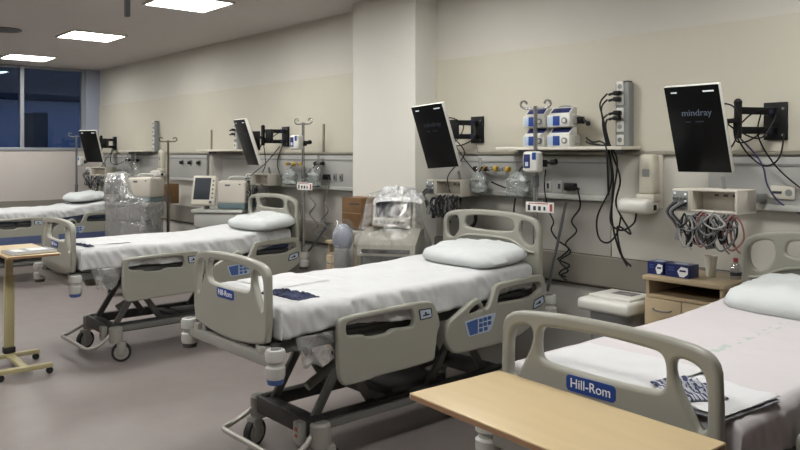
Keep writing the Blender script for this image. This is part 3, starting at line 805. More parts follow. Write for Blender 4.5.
arm(-6.925, 1.905, (-6.88, 4.0, 1.85), 'black wall arm behind the edge on monitor left of the pillar', c1, pivot=(-6.97, 4.17, 1.905))
c0 = [([(-11.8, 4.38, 1.80), (-11.7, 4.2, 1.62), (-11.6, 4.1, 1.50)], .006, 'cable'),
      ([(-11.9, 4.38, 1.82), (-11.75, 4.3, 1.60), (-11.4, 4.25, 1.55), (-11.2, 4.3, 1.60)], .006, 'cable')]
arm(-11.92, 1.88, (-11.52, 3.99, 1.85), 'black wall arm of the far monitor near the window corner', c0, pivot=(-11.8, 4.17, 1.88))

def module_rack(loc, rz, label, w=.36, seed=1, nloop=9, dark=False):
    """loc: centre of the box bottom"""
    t = thing('module_rack', label, 'module rack', loc, rz, 'module racks under the monitors')
    d = .20; h = .125
    bm = newbm()
    b2(bm, -w / 2 + .10, w / 2, -d / 2, d / 2, 0, .012, .003); b2(bm, -w / 2 + .10, w / 2, -d / 2, d / 2, h - .012, h, .003)
    b2(bm, w / 2 - .014, w / 2, -d / 2, d / 2, .008, h - .008, .003); b2(bm, -w / 2 + .10, -w / 2 + .112, -d / 2, d / 2, .008, h - .008)
    b2(bm, -w / 2 + .10, w / 2, d / 2 - .09, d / 2, .008, h - .008)
    obj('rack_housing', bm, 'pinkish', t)
    bm = newbm()
    for x in (.01, .06, .11): box(bm, (x, d / 2 - .092, h * .72), (.022, .004, .012))
    obj('slot_contacts', bm, 'grey_dark', t, False)
    bm = newbm(); box(bm, (-w / 2 + .047, -.01, h / 2), (.104, d, h * .98), None, .008); mo = obj('measuring_module', bm, 'offwhite', t)
    bm = newbm(); box(bm, (-w / 2 + .047, -d / 2 - .011, h / 2), (.09, .004, h * .8), None, .001); obj('module_face', bm, 'grey', mo)
    bm = newbm()
    for i in range(4):
        for z in (.035, .07):
            cyl(bm, (-w / 2 + .013 + i * .022, -d / 2 - .02, z), (-w / 2 + .013 + i * .022, -d / 2 - .01, z), .008, n=10)
    obj('connector_socket', bm, 'grey_dark', mo)
    bm = newbm()
    for i, z in ((0, .1), (3, .095), (3, .06)): box(bm, (-w / 2 + .015 + i * .021, -d / 2 - .0135, z), (.012, .002, .012))
    obj('indicator_light', bm, 'led', mo, False)
    bm = newbm(); cyl(bm, (.03, .05, h), (.03, .03, h + .07), .012, n=10); gap = max(.03, 4.39 - loc[1] - d / 2); box(bm, (.03, d / 2 + gap / 2 - .01, h / 2), (.08, gap, .05), None, .004); obj('mounting_bracket', bm, 'grey', t)
    rnd = random.Random(seed)
    tc = thing('sensor_cables', label.replace('rack', 'cables') if False else '', 'cables', loc, rz)
    cols = ['cable_grey', 'cable', 'cable_white', 'cable_grey', 'cable', 'grey_dark', 'cable_grey', 'cable', 'cable_red', 'grey_dark', 'cable_grey']
    if dark: cols = ['cable', 'cable', 'cable_grey', 'cable', 'grey_dark']
    for i in range(nloop):
        bm = newbm(); y0 = -d / 2 - .025
        cx = -w / 2 + .075 + (i / max(1, nloop - 1)) * (w * .78); dep = .05 + rnd.random() * (.15 if dark else .105); wd = .022 + rnd.random() * .035
        yy = y0 + .01 - rnd.random() * .05; zt_ = -.015 - rnd.random() * .03; sk = (rnd.random() - .5) * .05
        pts = [(cx - .01, yy + .03, zt_ + .03), (cx - wd * .6, yy, zt_), (cx - wd, yy, zt_ - dep * .4), (cx - wd * .8 + sk * .6, yy, zt_ - dep * .8), (cx + sk, yy - .01, zt_ - dep), (cx + wd + sk * .5, yy, zt_ - dep * .6), (cx + wd * .7, yy + .01, zt_ - .01), (cx, yy + .015, zt_ + .015), (cx - wd * .5, yy + .012, zt_ - dep * .3), (cx + sk, yy + .02, zt_ - dep * .9), (cx + wd * .5 + sk, yy + .02, zt_ - dep * 1.1)]
        if i < 5: pts = [(-w / 2 + .015 + i * .02, y0, .05), (-w / 2 + .01 + i * .01 - .02, y0 - .03, .0), (-w / 2 + .03 + i * .01, y0 - .02, -.06)] + pts[3:]
        tube(bm, pts, .0052, 6, 5)
        obj('cable_loop', bm, cols[i % len(cols)], tc)
    for i in range(5):
        bm = newbm(); cx = -w / 2 + .05 + i * .06
        box(bm, (cx, -d / 2 - .03, -.12 - .03 * (i % 2)), (.035, .02, .07), (0, R(10 - 9 * i), 0), .006); obj('sensor_plug', bm, ['grey', 'black', 'grey_dark', 'cable_grey', 'black'][i], tc)
    return t, tc
t, tc = module_rack((-1.905, 3.93, 1.405), R(-3), 'beige module rack under the large monitor, cables dangling below it', seed=3, nloop=20)
tag(tc, 'thick tangle of grey and black sensor cables hanging over the wooden cabinet', 'cables', 'sensor cable bundles')
t, tc = module_rack((-4.225, 4.28, 1.385), R(-3), 'beige module rack under the central monitor, next to the pillar', w=.40, seed=8, nloop=14, dark=True)
tag(tc, 'sensor cables hanging behind the headboard of the central bed', 'cables', 'sensor cable bundles')
t, tc = module_rack((-7.12, 4.28, 1.375), R(4), 'beige module rack under the edge on monitor left of the pillar', w=.40, seed=5, nloop=12)
tag(tc, 'sensor cables hanging behind the pillow left of the pillar', 'cables', 'sensor cable bundles')
t, tc = module_rack((-11.45, 4.05, 1.39), R(20), 'beige module rack under the far monitor by the window', w=.42, seed=12, nloop=12, dark=True)
tag(tc, 'dark cable tangle hanging under the far module rack by the window', 'cables', 'sensor cable bundles')

# ------------------------------------------------------------------ service panels, sockets, gas outlets
def service_panel(x0, x1, z0, label):
    t = thing('service_panel', label, 'wall panel', ((x0 + x1) / 2, D - .016, z0), 0, 'grey service panels on the wall')
    w = x1 - x0
    bm = newbm(); b2(bm, -w / 2, w / 2, -.035, 0, 0, 1.70 - z0, .004); obj('panel_body', bm, 'panel', t)
    bm = newbm(); b2(bm, -w / 2, w / 2, -.055, -.033, 0, .035, .005); obj('lower_lip', bm, 'panel_lip', t)
    bm = newbm(); b2(bm, -w / 2, w / 2, -.041, -.034, 1.65 - z0, 1.662 - z0); obj('joint_strip', bm, 'grey', t)
service_panel(-4.56, -2.88, 1.395, 'grey service panel on the wall between pillar and power strip')
service_panel(-2.17, .9, 1.395, 'grey service panel behind the large monitor, running off the picture')
service_panel(-8.30, -5.46, 1.36, 'long grey service panel ending at the left of the pillar')
service_panel(-9.85, -8.72, 1.36, 'short grey service panel behind the standing pole with cardboard')
service_panel(-12.4, -10.2, 1.36, 'grey service panel in the far window corner')
YP = D - .05
def socket(x, z, label, double=False, plug=False, m='panel'):
    t = thing('wall_socket', label, 'wall socket', (x, YP, z), 0, 'wall sockets')
    w = .13 if double else .055
    bm = newbm(); box(bm, (0, -.006, 0), (w, .012, .075), None, .004); o = obj('cover_plate', bm, m, t)
    bm = newbm()
    if double:
        box(bm, (-.028, -.013, 0), (.05, .003, .014)); obj('socket_slot', bm, 'ink', o)
        bm = newbm(); cyl(bm, (.035, -.01, 0), (.035, -.014, 0), .02, n=16); obj('socket_face', bm, 'grey', o)
    else:
        box(bm, (0, -.013, 0), (.02, .003, .036)); obj('socket_slot', bm, 'ink', o)
socket(-1.735, 1.50, 'cream double socket on the grey panel below the large wall arm', True, m='offwhite')
socket(-3.365, 1.485, 'single wall socket farther from the black plug, under the pump shelf')
socket(-3.265, 1.485, 'single wall socket right next to the black plug, under the pump shelf')
socket(-5.98, 1.485, 'grey wall socket next to the black plug, left of the pillar', m='grey')
socket(-5.88, 1.485, 'grey wall socket on the panel, closest to the pillar', m='grey')
def gas(x, z, label, m='black', r=.032):
    t = thing('gas_outlet', label, 'gas outlet', (x, YP, z), 0, 'gas outlets on the panels')
    bm = newbm(); cyl(bm, (0, 0, 0), (0, -.015, 0), r + .008, n=18); obj('outlet_ring', bm, 'chrome', t)
    bm = newbm(); cyl(bm, (0, -.015, 0), (0, -.05, 0), r * .8, r * .6, n=16); obj('outlet_knob', bm, m, t)
for i, x in enumerate((-9.40, -9.15, -8.90)):
    gas(x, 1.60, ['round black gas outlet, first of three from the window side', 'round black gas outlet, middle of three in a row', 'round black gas outlet, last of three towards the pillar'][i])

def flowmeter(x, z, label, knob, jar=True, group='flow meters and valves'):
    t = thing('flow_meter', label, 'flow meter', (x, YP, z), 0, group)
    bm = newbm(); cyl(bm, (0, 0, 0), (0, -.075, 0), .014, n=12); cyl(bm, (-.045, -.06, 0), (.045, -.06, 0), .012, n=12); obj('valve_body', bm, 'chrome', t)
    bm = newbm(); cyl(bm, (.045, -.06, 0), (.075, -.06, 0), .02, n=12); cyl(bm, (-.07, -.06, 0), (-.045, -.06, 0), .02, n=12); obj('valve_knob', bm, knob, t)
    if not jar: return
    bm = newbm(); cyl(bm, (0, -.065, .01), (0, -.065, .085), .012, n=12); obj('gauge_tube', bm, 'bottle', t)
    bm = newbm(); lathe(bm, [(.012, -.015), (.028, -.03), (.032, -.05), (.032, -.12), (.024, -.135), (.003, -.136)], (0, -.065, 0), 16); obj('bottle', bm, 'bottle', t)
flowmeter(-3.98, 1.60, 'flow meter with black knobs left of the yellow ones above the central bed', 'black')
flowmeter(-3.88, 1.605, 'yellow knobbed gas valve above the central headboard, closer to the pillar', 'yellow', False)
flowmeter(-3.76, 1.60, 'yellow knobbed gas valve above the central headboard, closer to the pole', 'yellow', False)
flowmeter(-6.70, 1.61, 'yellow knobbed flow meter on the panel beside the far pole', 'yellow', False)
flowmeter(-6.55, 1.61, 'second yellow knobbed flow meter by the far pole', 'yellow', False)
flowmeter(-6.18, 1.62, 'grey flow meter with black knobs just left of the pillar', 'black')
flowmeter(-10.85, 1.62, 'black knobbed flow meter above the far wrapped ventilator', 'black')
flowmeter(-11.15, 1.62, 'black knobbed flow meter next to the far monitor arm', 'black')

def air_bag(loc, w, h, seed, label):
    bm = newbm(); nu, nv = 28, 18; g = []
    for j in range(nv + 1):
        v = j / nv; row = []
        prof = (.28 + .72 * min(1, v / .35)) if v < .35 else 1 - .12 * (v - .35)
        if v > .9: prof *= max(.2, 1 - ((v - .9) / .1) ** 2 * .6)
        for i in range(nu):
            a = 2 * PI * i / nu
            k = 1 + .16 * nz(math.cos(a) * 2 + seed, math.sin(a) * 2, v * 5 + seed)
            row.append(bm.verts.new((w / 2 * prof * k * math.cos(a), .055 * prof * k * math.sin(a), -h * v)))
        g.append(row)
    for j in range(nv):
        for i in range(nu): bm.faces.new((g[j][i], g[j][(i + 1) % nu], g[j + 1][(i + 1) % nu], g[j + 1][i]))
    bm.faces.new(g[0]); bm.faces.new(list(reversed(g[-1])))
    t = thing('resuscitator_bag', label, 'bag', loc, 0, 'resuscitators in clear bags')
    obj('clear_bag', bm, 'bag', t)
    bm = newbm(); lathe(bm, [(.02, -h * .85), (.05, -h * .75), (.055, -h * .5), (.03, -h * .3), (.015, -h * .2), (.012, -.01)], n=14); obj('bellows', bm, 'grey', t)
    bm = newbm(); tube(bm, [(0, 0, -.01), (.01, .02, .03), (.02, .05, .05)], .005, 6); obj('hanging_cord', bm, 'cable', t)
air_bag((-3.555, 4.285, 1.585), .23, .195, 2, 'large clear bag with a grey resuscitator, left of the white label card')
air_bag((-3.955, 4.29, 1.575), .17, .165, 5, 'smaller clear bag hanging between module rack and flow meters')
air_bag((-6.62, 4.28, 1.56), .24, .17, 7, 'clear bag hanging left of the far pole with hooks')
air_bag((-6.2, 4.28, 1.57), .24, .19, 8, 'clear bag hanging between far pole and pillar')

# ------------------------------------------------------------------ shelves
def shelf(x0, x1, label, dep=.23):
    t = thing('wall_shelf', label, 'shelf', ((x0 + x1) / 2, D - .02, 1.745), 0, 'narrow wall shelves')
    w = x1 - x0
    bm = newbm(); b2(bm, -w / 2, w / 2, -dep, 0, 0, .022, .004); obj('shelf_board', bm, 'shelf', t)
    bm = newbm()
    for x in (-w / 2 + .12, w / 2 - .12): box(bm, (x, -.06, -.015), (.02, .10, .03), None, .003)
    obj('shelf_bracket', bm, 'grey', t)
shelf(-3.70, -2.64, 'pale shelf carrying the four blue and white pumps')
shelf(-8.62, -7.55, 'empty pale shelf above the ventilator with a screen')
shelf(-11.2, -10.35, 'pale shelf in the far corner above the wrapped ventilator')

# infusion pumps, two by two
def pump(loc, label):
    t = thing('syringe_pump', label, 'pump', loc, 0, 'syringe pumps stacked on the shelf')
    w, d, h = .192, .12, .137
    bm = newbm(); box(bm, (0, 0, .042), (w, d, .084), None, .008); o = obj('pump_body', bm, 'white', t)
    bm = newbm()
    prism(bm, [(-d / 2 + .004, .084), (d / 2 - .02, .084), (d / 2 - .02, h), (d / 2 - .06, h), (-d / 2 + .02, .098)], lambda u, v: (-w / 2 + .01, u, v), lambda u, v: (w / 2 - .01, u, v))
    obj('pump_hood', bm, 'white', t, False)
    bm = newbm(); box(bm, (.0, -.022, .114), (w * .8, .05, .004), (R(44), 0, 0), .002); obj('display_window', bm, 'navy', t)
    bm = newbm(); box(bm, (-.015, -d / 2 - .001, .042), (.056, .004, .066), None, .001); obj('blue_keypad', bm, 'blue', o)
    bm = newbm(); box(bm, (-.067, -d / 2 - .001, .042), (.042, .003, .06), None, .001); obj('white_keypad', bm, 'ctrl_pale', o)
    bm = newbm(); cyl(bm, (.055, -d / 2, .042), (.055, -d / 2 - .008, .042), .022, n=20); k = obj('dial', bm, 'grey', t)
    bm = newbm(); cyl(bm, (.055, -d / 2 - .007, .042), (.055, -d / 2 - .011, .042), .012, n=16); obj('dial_cap', bm, 'white', k)
    bm = newbm(); box(bm, (w / 2 + .006, .01, .05), (.014, d * .6, .06), None, .004); obj('side_clamp', bm, 'panel_lip', t)
    bm = newbm(); tube(bm, [(w / 2 - .02, .03, h - .01), (w / 2 - .06, .02, h + .008), (-w / 2 + .06, .02, h + .008), (-w / 2 + .02, .03, h - .01)], .006, 6, 3); obj('carry_handle', bm, 'grey', t)
for i, (x, z, lb) in enumerate(((-3.38, 1.767, 'lower left blue and white pump, behind the pole on the shelf'), (-3.165, 1.767, 'lower right blue and white pump on the shelf, black leads beside it'),
                                (-3.38, 1.905, 'upper left blue and white pump on top of the stack behind the pole'), (-3.165, 1.905, 'upper right blue and white pump of the stack, black clamp at its side'))):
    pump((x, 4.30, z), lb)
t = thing('pole_clamp', 'black clamp sticking out beside the upper right pump', 'clamp', (-3.05, 4.33, 1.93))
bm = newbm(); box(bm, (.01, 0, .02), (.035, .05, .05), None, .006); cyl(bm, (.02, 0, .03), (.07, -.01, .0), .010, n=10); obj('clamp_body', bm, 'black', t)
bm = newbm(); ball(bm, (.075, -.01, -.005), .018); obj('clamp_knob', bm, 'black', t)

# ------------------------------------------------------------------ power strips and hanging cords
def power_strip(x, z0, z1, label, plugs):
    t = thing('power_strip', label, 'power strip', (x, D - .014, z0), 0, 'upright power strips on the wall')
    h = z1 - z0
    bm = newbm(); b2(bm, -.05, .05, -.065, 0, 0, h, .006); obj('strip_body', bm, 'grey', t)
    n = max(2, int(h / .085))
    for i in range(n):
        z = .045 + i * (h - .07) / (n - 1)
        bm = newbm(); box(bm, (-.012, -.068, z), (.052, .01, h / n * .82), None, .003); o = obj('socket_module', bm, 'white', t)
        bm = newbm(); cyl(bm, (-.012, -.072, z), (-.012, -.0745, z), .017, n=16); obj('socket_face', bm, 'grey', o)
    bm = newbm(); b2(bm, -.04, .04, -.06, -.004, h, h + .012); obj('end_cap', bm, 'chassis_dark', t)
    for z in plugs:
        bm = newbm(); box(bm, (-.02, -.09, z - z0), (.045, .04, .03), None, .006); cyl(bm, (-.04, -.1, z - z0), (-.075, -.105, z - z0 - .008), .009, n=8)
        obj('plug', bm, 'black', t)
    return t
STRIP = power_strip(-2.745, 1.765, 2.19, 'upright grey power strip with black plugs, right of the pump shelf', (2.12, 2.08, 1.99, 1.955))
power_strip(-7.92, 1.77, 2.07, 'upright power strip half hidden behind the edge on monitor', (2.0, 1.95))
power_strip(-10.28, 1.745, 2.17, 'tall pale power strip on the wall above the wrapped ventilator', ())
YC = 4.29
for i, (pts, lb) in enumerate((
    ([(-2.83, 4.33, 2.12), (-2.86, YC, 2.05), (-2.83, YC, 1.93), (-2.78, YC, 1.67), (-2.78, YC, 1.5), (-2.88, YC, 1.30), (-2.87, YC, 1.16), (-2.80, YC, 1.13), (-2.73, YC, 1.20), (-2.70, YC, 1.32)], 'outermost black cord from the power strip, making the widest loop'),
    ([(-2.83, 4.33, 2.08), (-2.85, YC, 2.01), (-2.80, YC, 1.81), (-2.73, YC, 1.67), (-2.76, YC, 1.44), (-2.78, YC, 1.27), (-2.70, YC, 1.22), (-2.61, YC, 1.27), (-2.59, YC, 1.34)], 'black cord from the power strip ending in a small loop under the dispenser'),
    ([(-2.83, 4.33, 1.98), (-2.84, YC, 1.93), (-2.81, YC, 1.78), (-2.76, YC, 1.58), (-2.77, YC, 1.3), (-2.72, YC, 1.1), (-2.655, YC, .99)], 'black cord from the power strip hanging lowest of all'),
    ([(-2.83, 4.33, 1.95), (-2.83, YC + .02, 1.89), (-2.78, YC + .02, 1.72), (-2.72, YC + .02, 1.55), (-2.75, YC + .02, 1.38), (-2.64, YC + .02, 1.20), (-2.74, YC + .02, 1.24), (-2.71, YC + .02, 1.06), (-2.64, YC + .02, .99)], 'black cord from the power strip crossing itself near its lower end'))):
    bm = newbm(); tube(bm, pts, .0062, 6, 6); o = obj('power_cord', bm, 'cable', STRIP); o.data.transform(Matrix.Translation(-STRIP.location))
for i, (dz, lb) in enumerate(((0, 'upper black lead running from the pumps along the shelf'), (.025, 'lower black lead running from the pumps to the power strip'))):
    bm = newbm(); tube(bm, [(-3.0, 4.34, 1.83 - dz), (-2.95, 4.27, 1.82 - dz), (-2.88, 4.24, 1.795 - dz * .5), (-2.82, 4.23, 1.80 - dz), (-2.76, 4.205, 1.77 - dz * .3), (-2.74, 4.19, 1.68), (-2.75, 4.22, 1.5 - dz * 2)], .006, 6, 6)
    tag(obj('pump_lead', bm, 'cable'), lb, 'cord', 'black leads of the pumps')

def coil(pts, label, m='cable', r=.006):
    bm = newbm(); tube(bm, pts, r, 6, 7); return tag(obj('coiled_cord', bm, m), label, 'cord', 'wavy cords hanging on the wall')
Y4 = 4.355
coil([(-3.38, 4.38, 1.60), (-3.37, Y4, 1.46), (-3.33, Y4, 1.31), (-3.29, Y4, 1.23), (-3.31, Y4, 1.17), (-3.25, Y4, 1.10), (-3.16, Y4, 1.05), (-3.22, Y4, .99), (-3.25, Y4, .965), (-3.15, Y4, .935), (-3.22, Y4, .89), (-3.24, Y4, .86), (-3.18, Y4, .85)], 'wavy black cord hanging behind the label card, the left of the pair')
coil([(-3.10, 4.39, 1.475), (-3.065, Y4 - .02, 1.46), (-3.05, Y4 - .02, 1.35), (-3.12, Y4 - .02, 1.25), (-3.08, Y4 - .02, 1.18), (-3.17, Y4 - .02, 1.09), (-3.13, Y4 - .02, 1.03), (-3.22, Y4 - .02, .96), (-3.15, Y4 - .02, .90), (-3.21, Y4 - .02, .86), (-3.16, Y4 - .02, .83)], 'wavy black cord hanging from the black plug on the grey panel')
coil([(-4.22, 4.36, 1.36), (-4.20, 4.33, 1.26), (-4.16, 4.32, 1.15), (-4.06, 4.33, 1.14), (-4.03, 4.34, 1.22), (-4.09, 4.33, 1.28), (-4.17, 4.32, 1.22), (-4.13, 4.33, 1.13), (-4.05, 4.34, 1.17), (-4.06, 4.35, 1.27), (-4.12, 4.34, 1.24), (-4.15, 4.33, 1.18)], 'coiled black lead behind the pillar side of the central headboard', r=.011)
t = thing('power_plug', 'black plug pushed into the grey panel under the pump shelf', 'plug', (-3.16, YP, 1.485), 0, 'black plugs in the panel')
bm = newbm(); box(bm, (0, -.022, 0), (.09, .044, .055), None, .01); obj('plug_body', bm, 'black', t)
bm = newbm(); cyl(bm, (.04, -.03, 0), (.08, -.035, -.015), .009, n=8); obj('strain_relief', bm, 'black', t)
t2 = copy_tree(t); t2.location = (-6.10, YP, 1.485); t2['label'] = 'black plug in the panel left of the pillar'
coil([(-6.38, 4.36, 1.40), (-6.36, Y4, 1.28), (-6.26, Y4, 1.20), (-6.36, Y4, 1.10), (-6.22, Y4, 1.0), (-6.30, Y4, .93), (-6.2, Y4, .88)], 'wavy grey cord hanging behind the far pole left of the pillar', 'chassis', .007)
coil([(-6.06, 4.38, 1.47), (-6.03, Y4, 1.38), (-6.10, Y4, 1.25), (-6.04, Y4, 1.15), (-6.16, Y4, 1.04), (-6.06, Y4, .98), (-6.2, Y4, .92), (-6.08, Y4, .88)], 'wavy grey cord hanging closest to the pillar', 'chassis', .007)
for i, (a, b_, lb) in enumerate((((-3.19, 4.37, 1.385), (-3.30, 4.30, .74), 'slanting thin grey tube beside the wavy black cords'), ((-6.05, 4.37, 1.03), (-6.31, 4.30, .72), 'slanting thin grey tube behind the bed left of the pillar'))):
    bm = newbm(); cyl(bm, a, b_, .011, n=10); tag(obj('drain_tube', bm, 'grey_dark'), lb, 'tube', 'slanting grey tubes')
bm = newbm(); tube(bm, [(-3.86, 4.33, 1.50), (-3.70, 4.33, 1.46), (-3.62, 4.33, 1.50), (-3.60, 4.34, 1.55)], .006, 6); tag(obj('oxygen_hose', bm, 'cable'), 'black hose drooping under the yellow knobbed flow meters', 'hose')
bm = newbm(); tube(bm, [(-3.62, 4.34, 1.42), (-3.66, 4.36, 1.3), (-3.66, 4.37, 1.15), (-3.66, 4.37, .95), (-3.66, 4.37, .5), (-3.66, 4.36, FZ + .01)], .007, 6); tag(obj('suction_hose', bm, 'cable'), 'black hose running straight down behind the central headboard', 'hose')

# ------------------------------------------------------------------ drip poles
def iv_pole(x, y, z0, z1, label, floor_base=False, hooks=2, m='chrome', rz=.25):
    t = thing('drip_pole', label, 'drip pole', (x, y, z0), rz, 'drip poles')
    h = z1 - z0
    bm = newbm(); cyl(bm, (0, 0, .0), (0, 0, h * .6), .019, n=14); obj('lower_tube', bm, m, t)
    bm = newbm(); cyl(bm, (0, 0, h * .55), (0, 0, h), .0155, n=12); obj('upper_tube', bm, m, t)
    bm = newbm(); cyl(bm, (0, 0, h * .57), (0, 0, h * .63), .024, n=14); obj('height_collar', bm, 'grey_dark', t)
    for k in range(hooks):
        a = 2 * PI * k / hooks; c, s = math.cos(a), math.sin(a); bm = newbm()
        tube(bm, [(0, 0, h - .015), (.05 * c, .05 * s, h - .016), (.085 * c, .085 * s, h - .014), (.112 * c, .112 * s, h + .004), (.108 * c, .108 * s, h + .03), (.08 * c, .08 * s, h + .035), (.066 * c, .066 * s, h + .016)], .0085, 6, 4)
        obj('hook', bm, m, t)
    if floor_base:
        for k in range(5):
            a = 2 * PI * k / 5; c, s = math.cos(a), math.sin(a)
            bm = newbm(); tube(bm, [(0, 0, .10), (.12 * c, .12 * s, .085), (.27 * c, .27 * s, .06)], .014, 8, 3)
            o = obj('base_leg', bm, 'grey', t)
            bm = newbm(); cyl(bm, (.27 * c - .01 * s, .27 * s + .01 * c, .027), (.27 * c + .01 * s, .27 * s - .01 * c, .027), .027, n=14); cyl(bm, (.27 * c, .27 * s, .03), (.27 * c, .27 * s, .06), .008, n=8); obj('base_caster', bm, 'rubber', o)
    else:
        bm = newbm(); cyl(bm, (0, 0, -.01), (0, 0, .06), .024, n=14); obj('bed_socket', bm, 'bed_grey', t)
    return t
iv_pole(-3.325, 4.195, .73, 2.055, 'chrome drip pole with hooks standing in front of the pumps')
iv_pole(-6.24, 4.195, .73, 2.03, 'chrome drip pole with hooks just left of the pillar')
iv_pole(-11.98, 3.86, FZ, 2.0, 'thin drip pole in front of the window corner', True, 2, 'grey_dark', 1.2)
iv_pole(-9.24, 4.12, FZ, 1.89, 'brown grey standing pole with a cardboard box tied to it', True, 2, mat('pole_brown', (96, 86, 70), .5, metal=.3), .9)

def pole_pump(x, y, z, label, dark=False):
    t = thing('infusion_pump', label, 'pump', (x, y, z), R(8), 'infusion pumps clamped to poles')
    bm = newbm(); box(bm, (-.012, -.06, .07), (.125, .085, .145), None, .022, 3); o = obj('pump_case', bm, 'white', t)
    bm = newbm(); box(bm, (-.035, -.1035, .075), (.05, .004, .095), None, .01); obj('pump_display', bm, 'navy', o)
    bm = newbm(); box(bm, (-.035, -.1060, .055), (.026, .002, .03)); obj('display_digits', bm, 'ctrl_pale', o, False)
    bm = newbm(); box(bm, (.022, -.1035, .11), (.03, .004, .05), None, .008); obj('keypad', bm, 'blue', o)
    bm = newbm(); box(bm, (.03, -.008, .06), (.07, .04, .05), None, .006); obj('clamp', bm, 'black', t)
    bm = newbm(); cyl(bm, (.06, -.005, .06), (.115, -.02, .068), .009, n=8); cyl(bm, (.11, -.02, .067), (.15, -.025, .072), .02, n=12); obj('clamp_screw', bm, 'black', t)
pole_pump(-3.285, 4.18, 1.592, 'white and blue infusion pump clamped on the pole under the shelf')
pole_pump(-6.24, 4.18, 1.76, 'white and blue infusion pump clamped on the far pole left of the pillar')
pole_pump(-11.96, 3.97, 1.53, 'blue and white infusion pump on the thin pole by the window')

def label_card(x, y, z, label):
    t = thing('label_card', label, 'card', (x, y, z), R(6), 'white cards hung on drip poles')
    bm = newbm(); box(bm, (0, 0, 0), (.225, .006, .07), None, .002); o = obj('card', bm, 'paper', t)
    bm = newbm(); box(bm, (-.085, -.0036, -.005), (.02, .001, .04)); box(bm, (-.04, -.0036, -.008), (.022, .001, .03)); box(bm, (.0, -.0036, -.008), (.022, .001, .03)); box(bm, (.04, -.0036, -.008), (.016, .001, .026)); obj('printed_marks', bm, 'ink', o, False)
    bm = newbm(); box(bm, (.092, -.0036, .0), (.02, .001, .05)); box(bm, (-.01, -.0036, .026), (.16, .001, .006)); obj('red_print', bm, 'red', o, False)
    bm = newbm(); tube(bm, [(-.03, .003, .03), (0, .016, .045), (.03, .003, .03)], .003, 6, 3); obj('tie', bm, 'cable_white', t)
label_card(-3.265, 4.165, 1.345, 'small white card with dark and red print on the pole by the central bed')
label_card(-6.17, 4.165, 1.395, 'small white card with print on the pole left of the pillar')

# ------------------------------------------------------------------ dispensers
def dispenser(x, z, label, arm_w=.17):
    t = thing('soap_dispenser', label, 'dispenser', (x, D - .014, z), 0, 'white wall dispensers')
    bm = newbm(); box(bm, (.0, -.012, .20), (.15, .024, .36), None, .01); obj('back_plate', bm, 'offwhite', t)
    bm = newbm(); box(bm, (0, -.055, .24), (.115, .075, .26), None, .022, 3); o = obj('bottle', bm, 'disp', t)
    bm = newbm(); box(bm, (0, -.093, .25), (.05, .002, .05))
    obj('bottle_print', bm, 'grey', o, False)
    bm = newbm(); box(bm, (-.0, -.06, .09), (.13, .10, .05), None, .012); obj('pump_head', bm, 'offwhite', t)
    bm = newbm(); box(bm, (-.06, -.09, .035), (.235, .16, .10), None, .042, 4); a = obj('drip_tray', bm, 'white', t)
    bm = newbm(); box(bm, (.058, -.08, .03), (.006, .035, .035), None, .004); obj('release_key', bm, 'black', a)
dispenser(-2.555, 1.345, 'white wall dispenser with a clear bottle, right of the hanging black cords')
dispenser(-10.02, 1.40, 'pale dispenser box on the wall beside the standing pole')

# ------------------------------------------------------------------ bin
t = thing('waste_bin', 'grey bin with a white overhanging lid left of the wooden cabinet', 'bin', (-2.635, 4.16, FZ))
bm = newbm()
prism(bm, chaikin([(-.16, -.16), (.16, -.16), (.16, .16), (-.16, .16)], 2), lambda u, v: (u * .9, v * .9, .0), lambda u, v: (u * 1.02, v * 1.02, .80)); obj('bin_body', bm, 'grey', t)
bm = newbm(); box(bm, (0, 0, .822), (.37, .39, .078), None, .025, 3); lid = obj('lid', bm, 'white', t)
bm = newbm(); box(bm, (-.0, .02, .868), (.30, .27, .02), None, .009); obj('lid_ridge', bm, 'white', lid)
bm = newbm(); box(bm, (.02, .05, .8786), (.15, .11, .002)); obj('lid_label', bm, mat('lid_label', (120, 116, 116), .6, var=.5, vscale=22), lid, False)

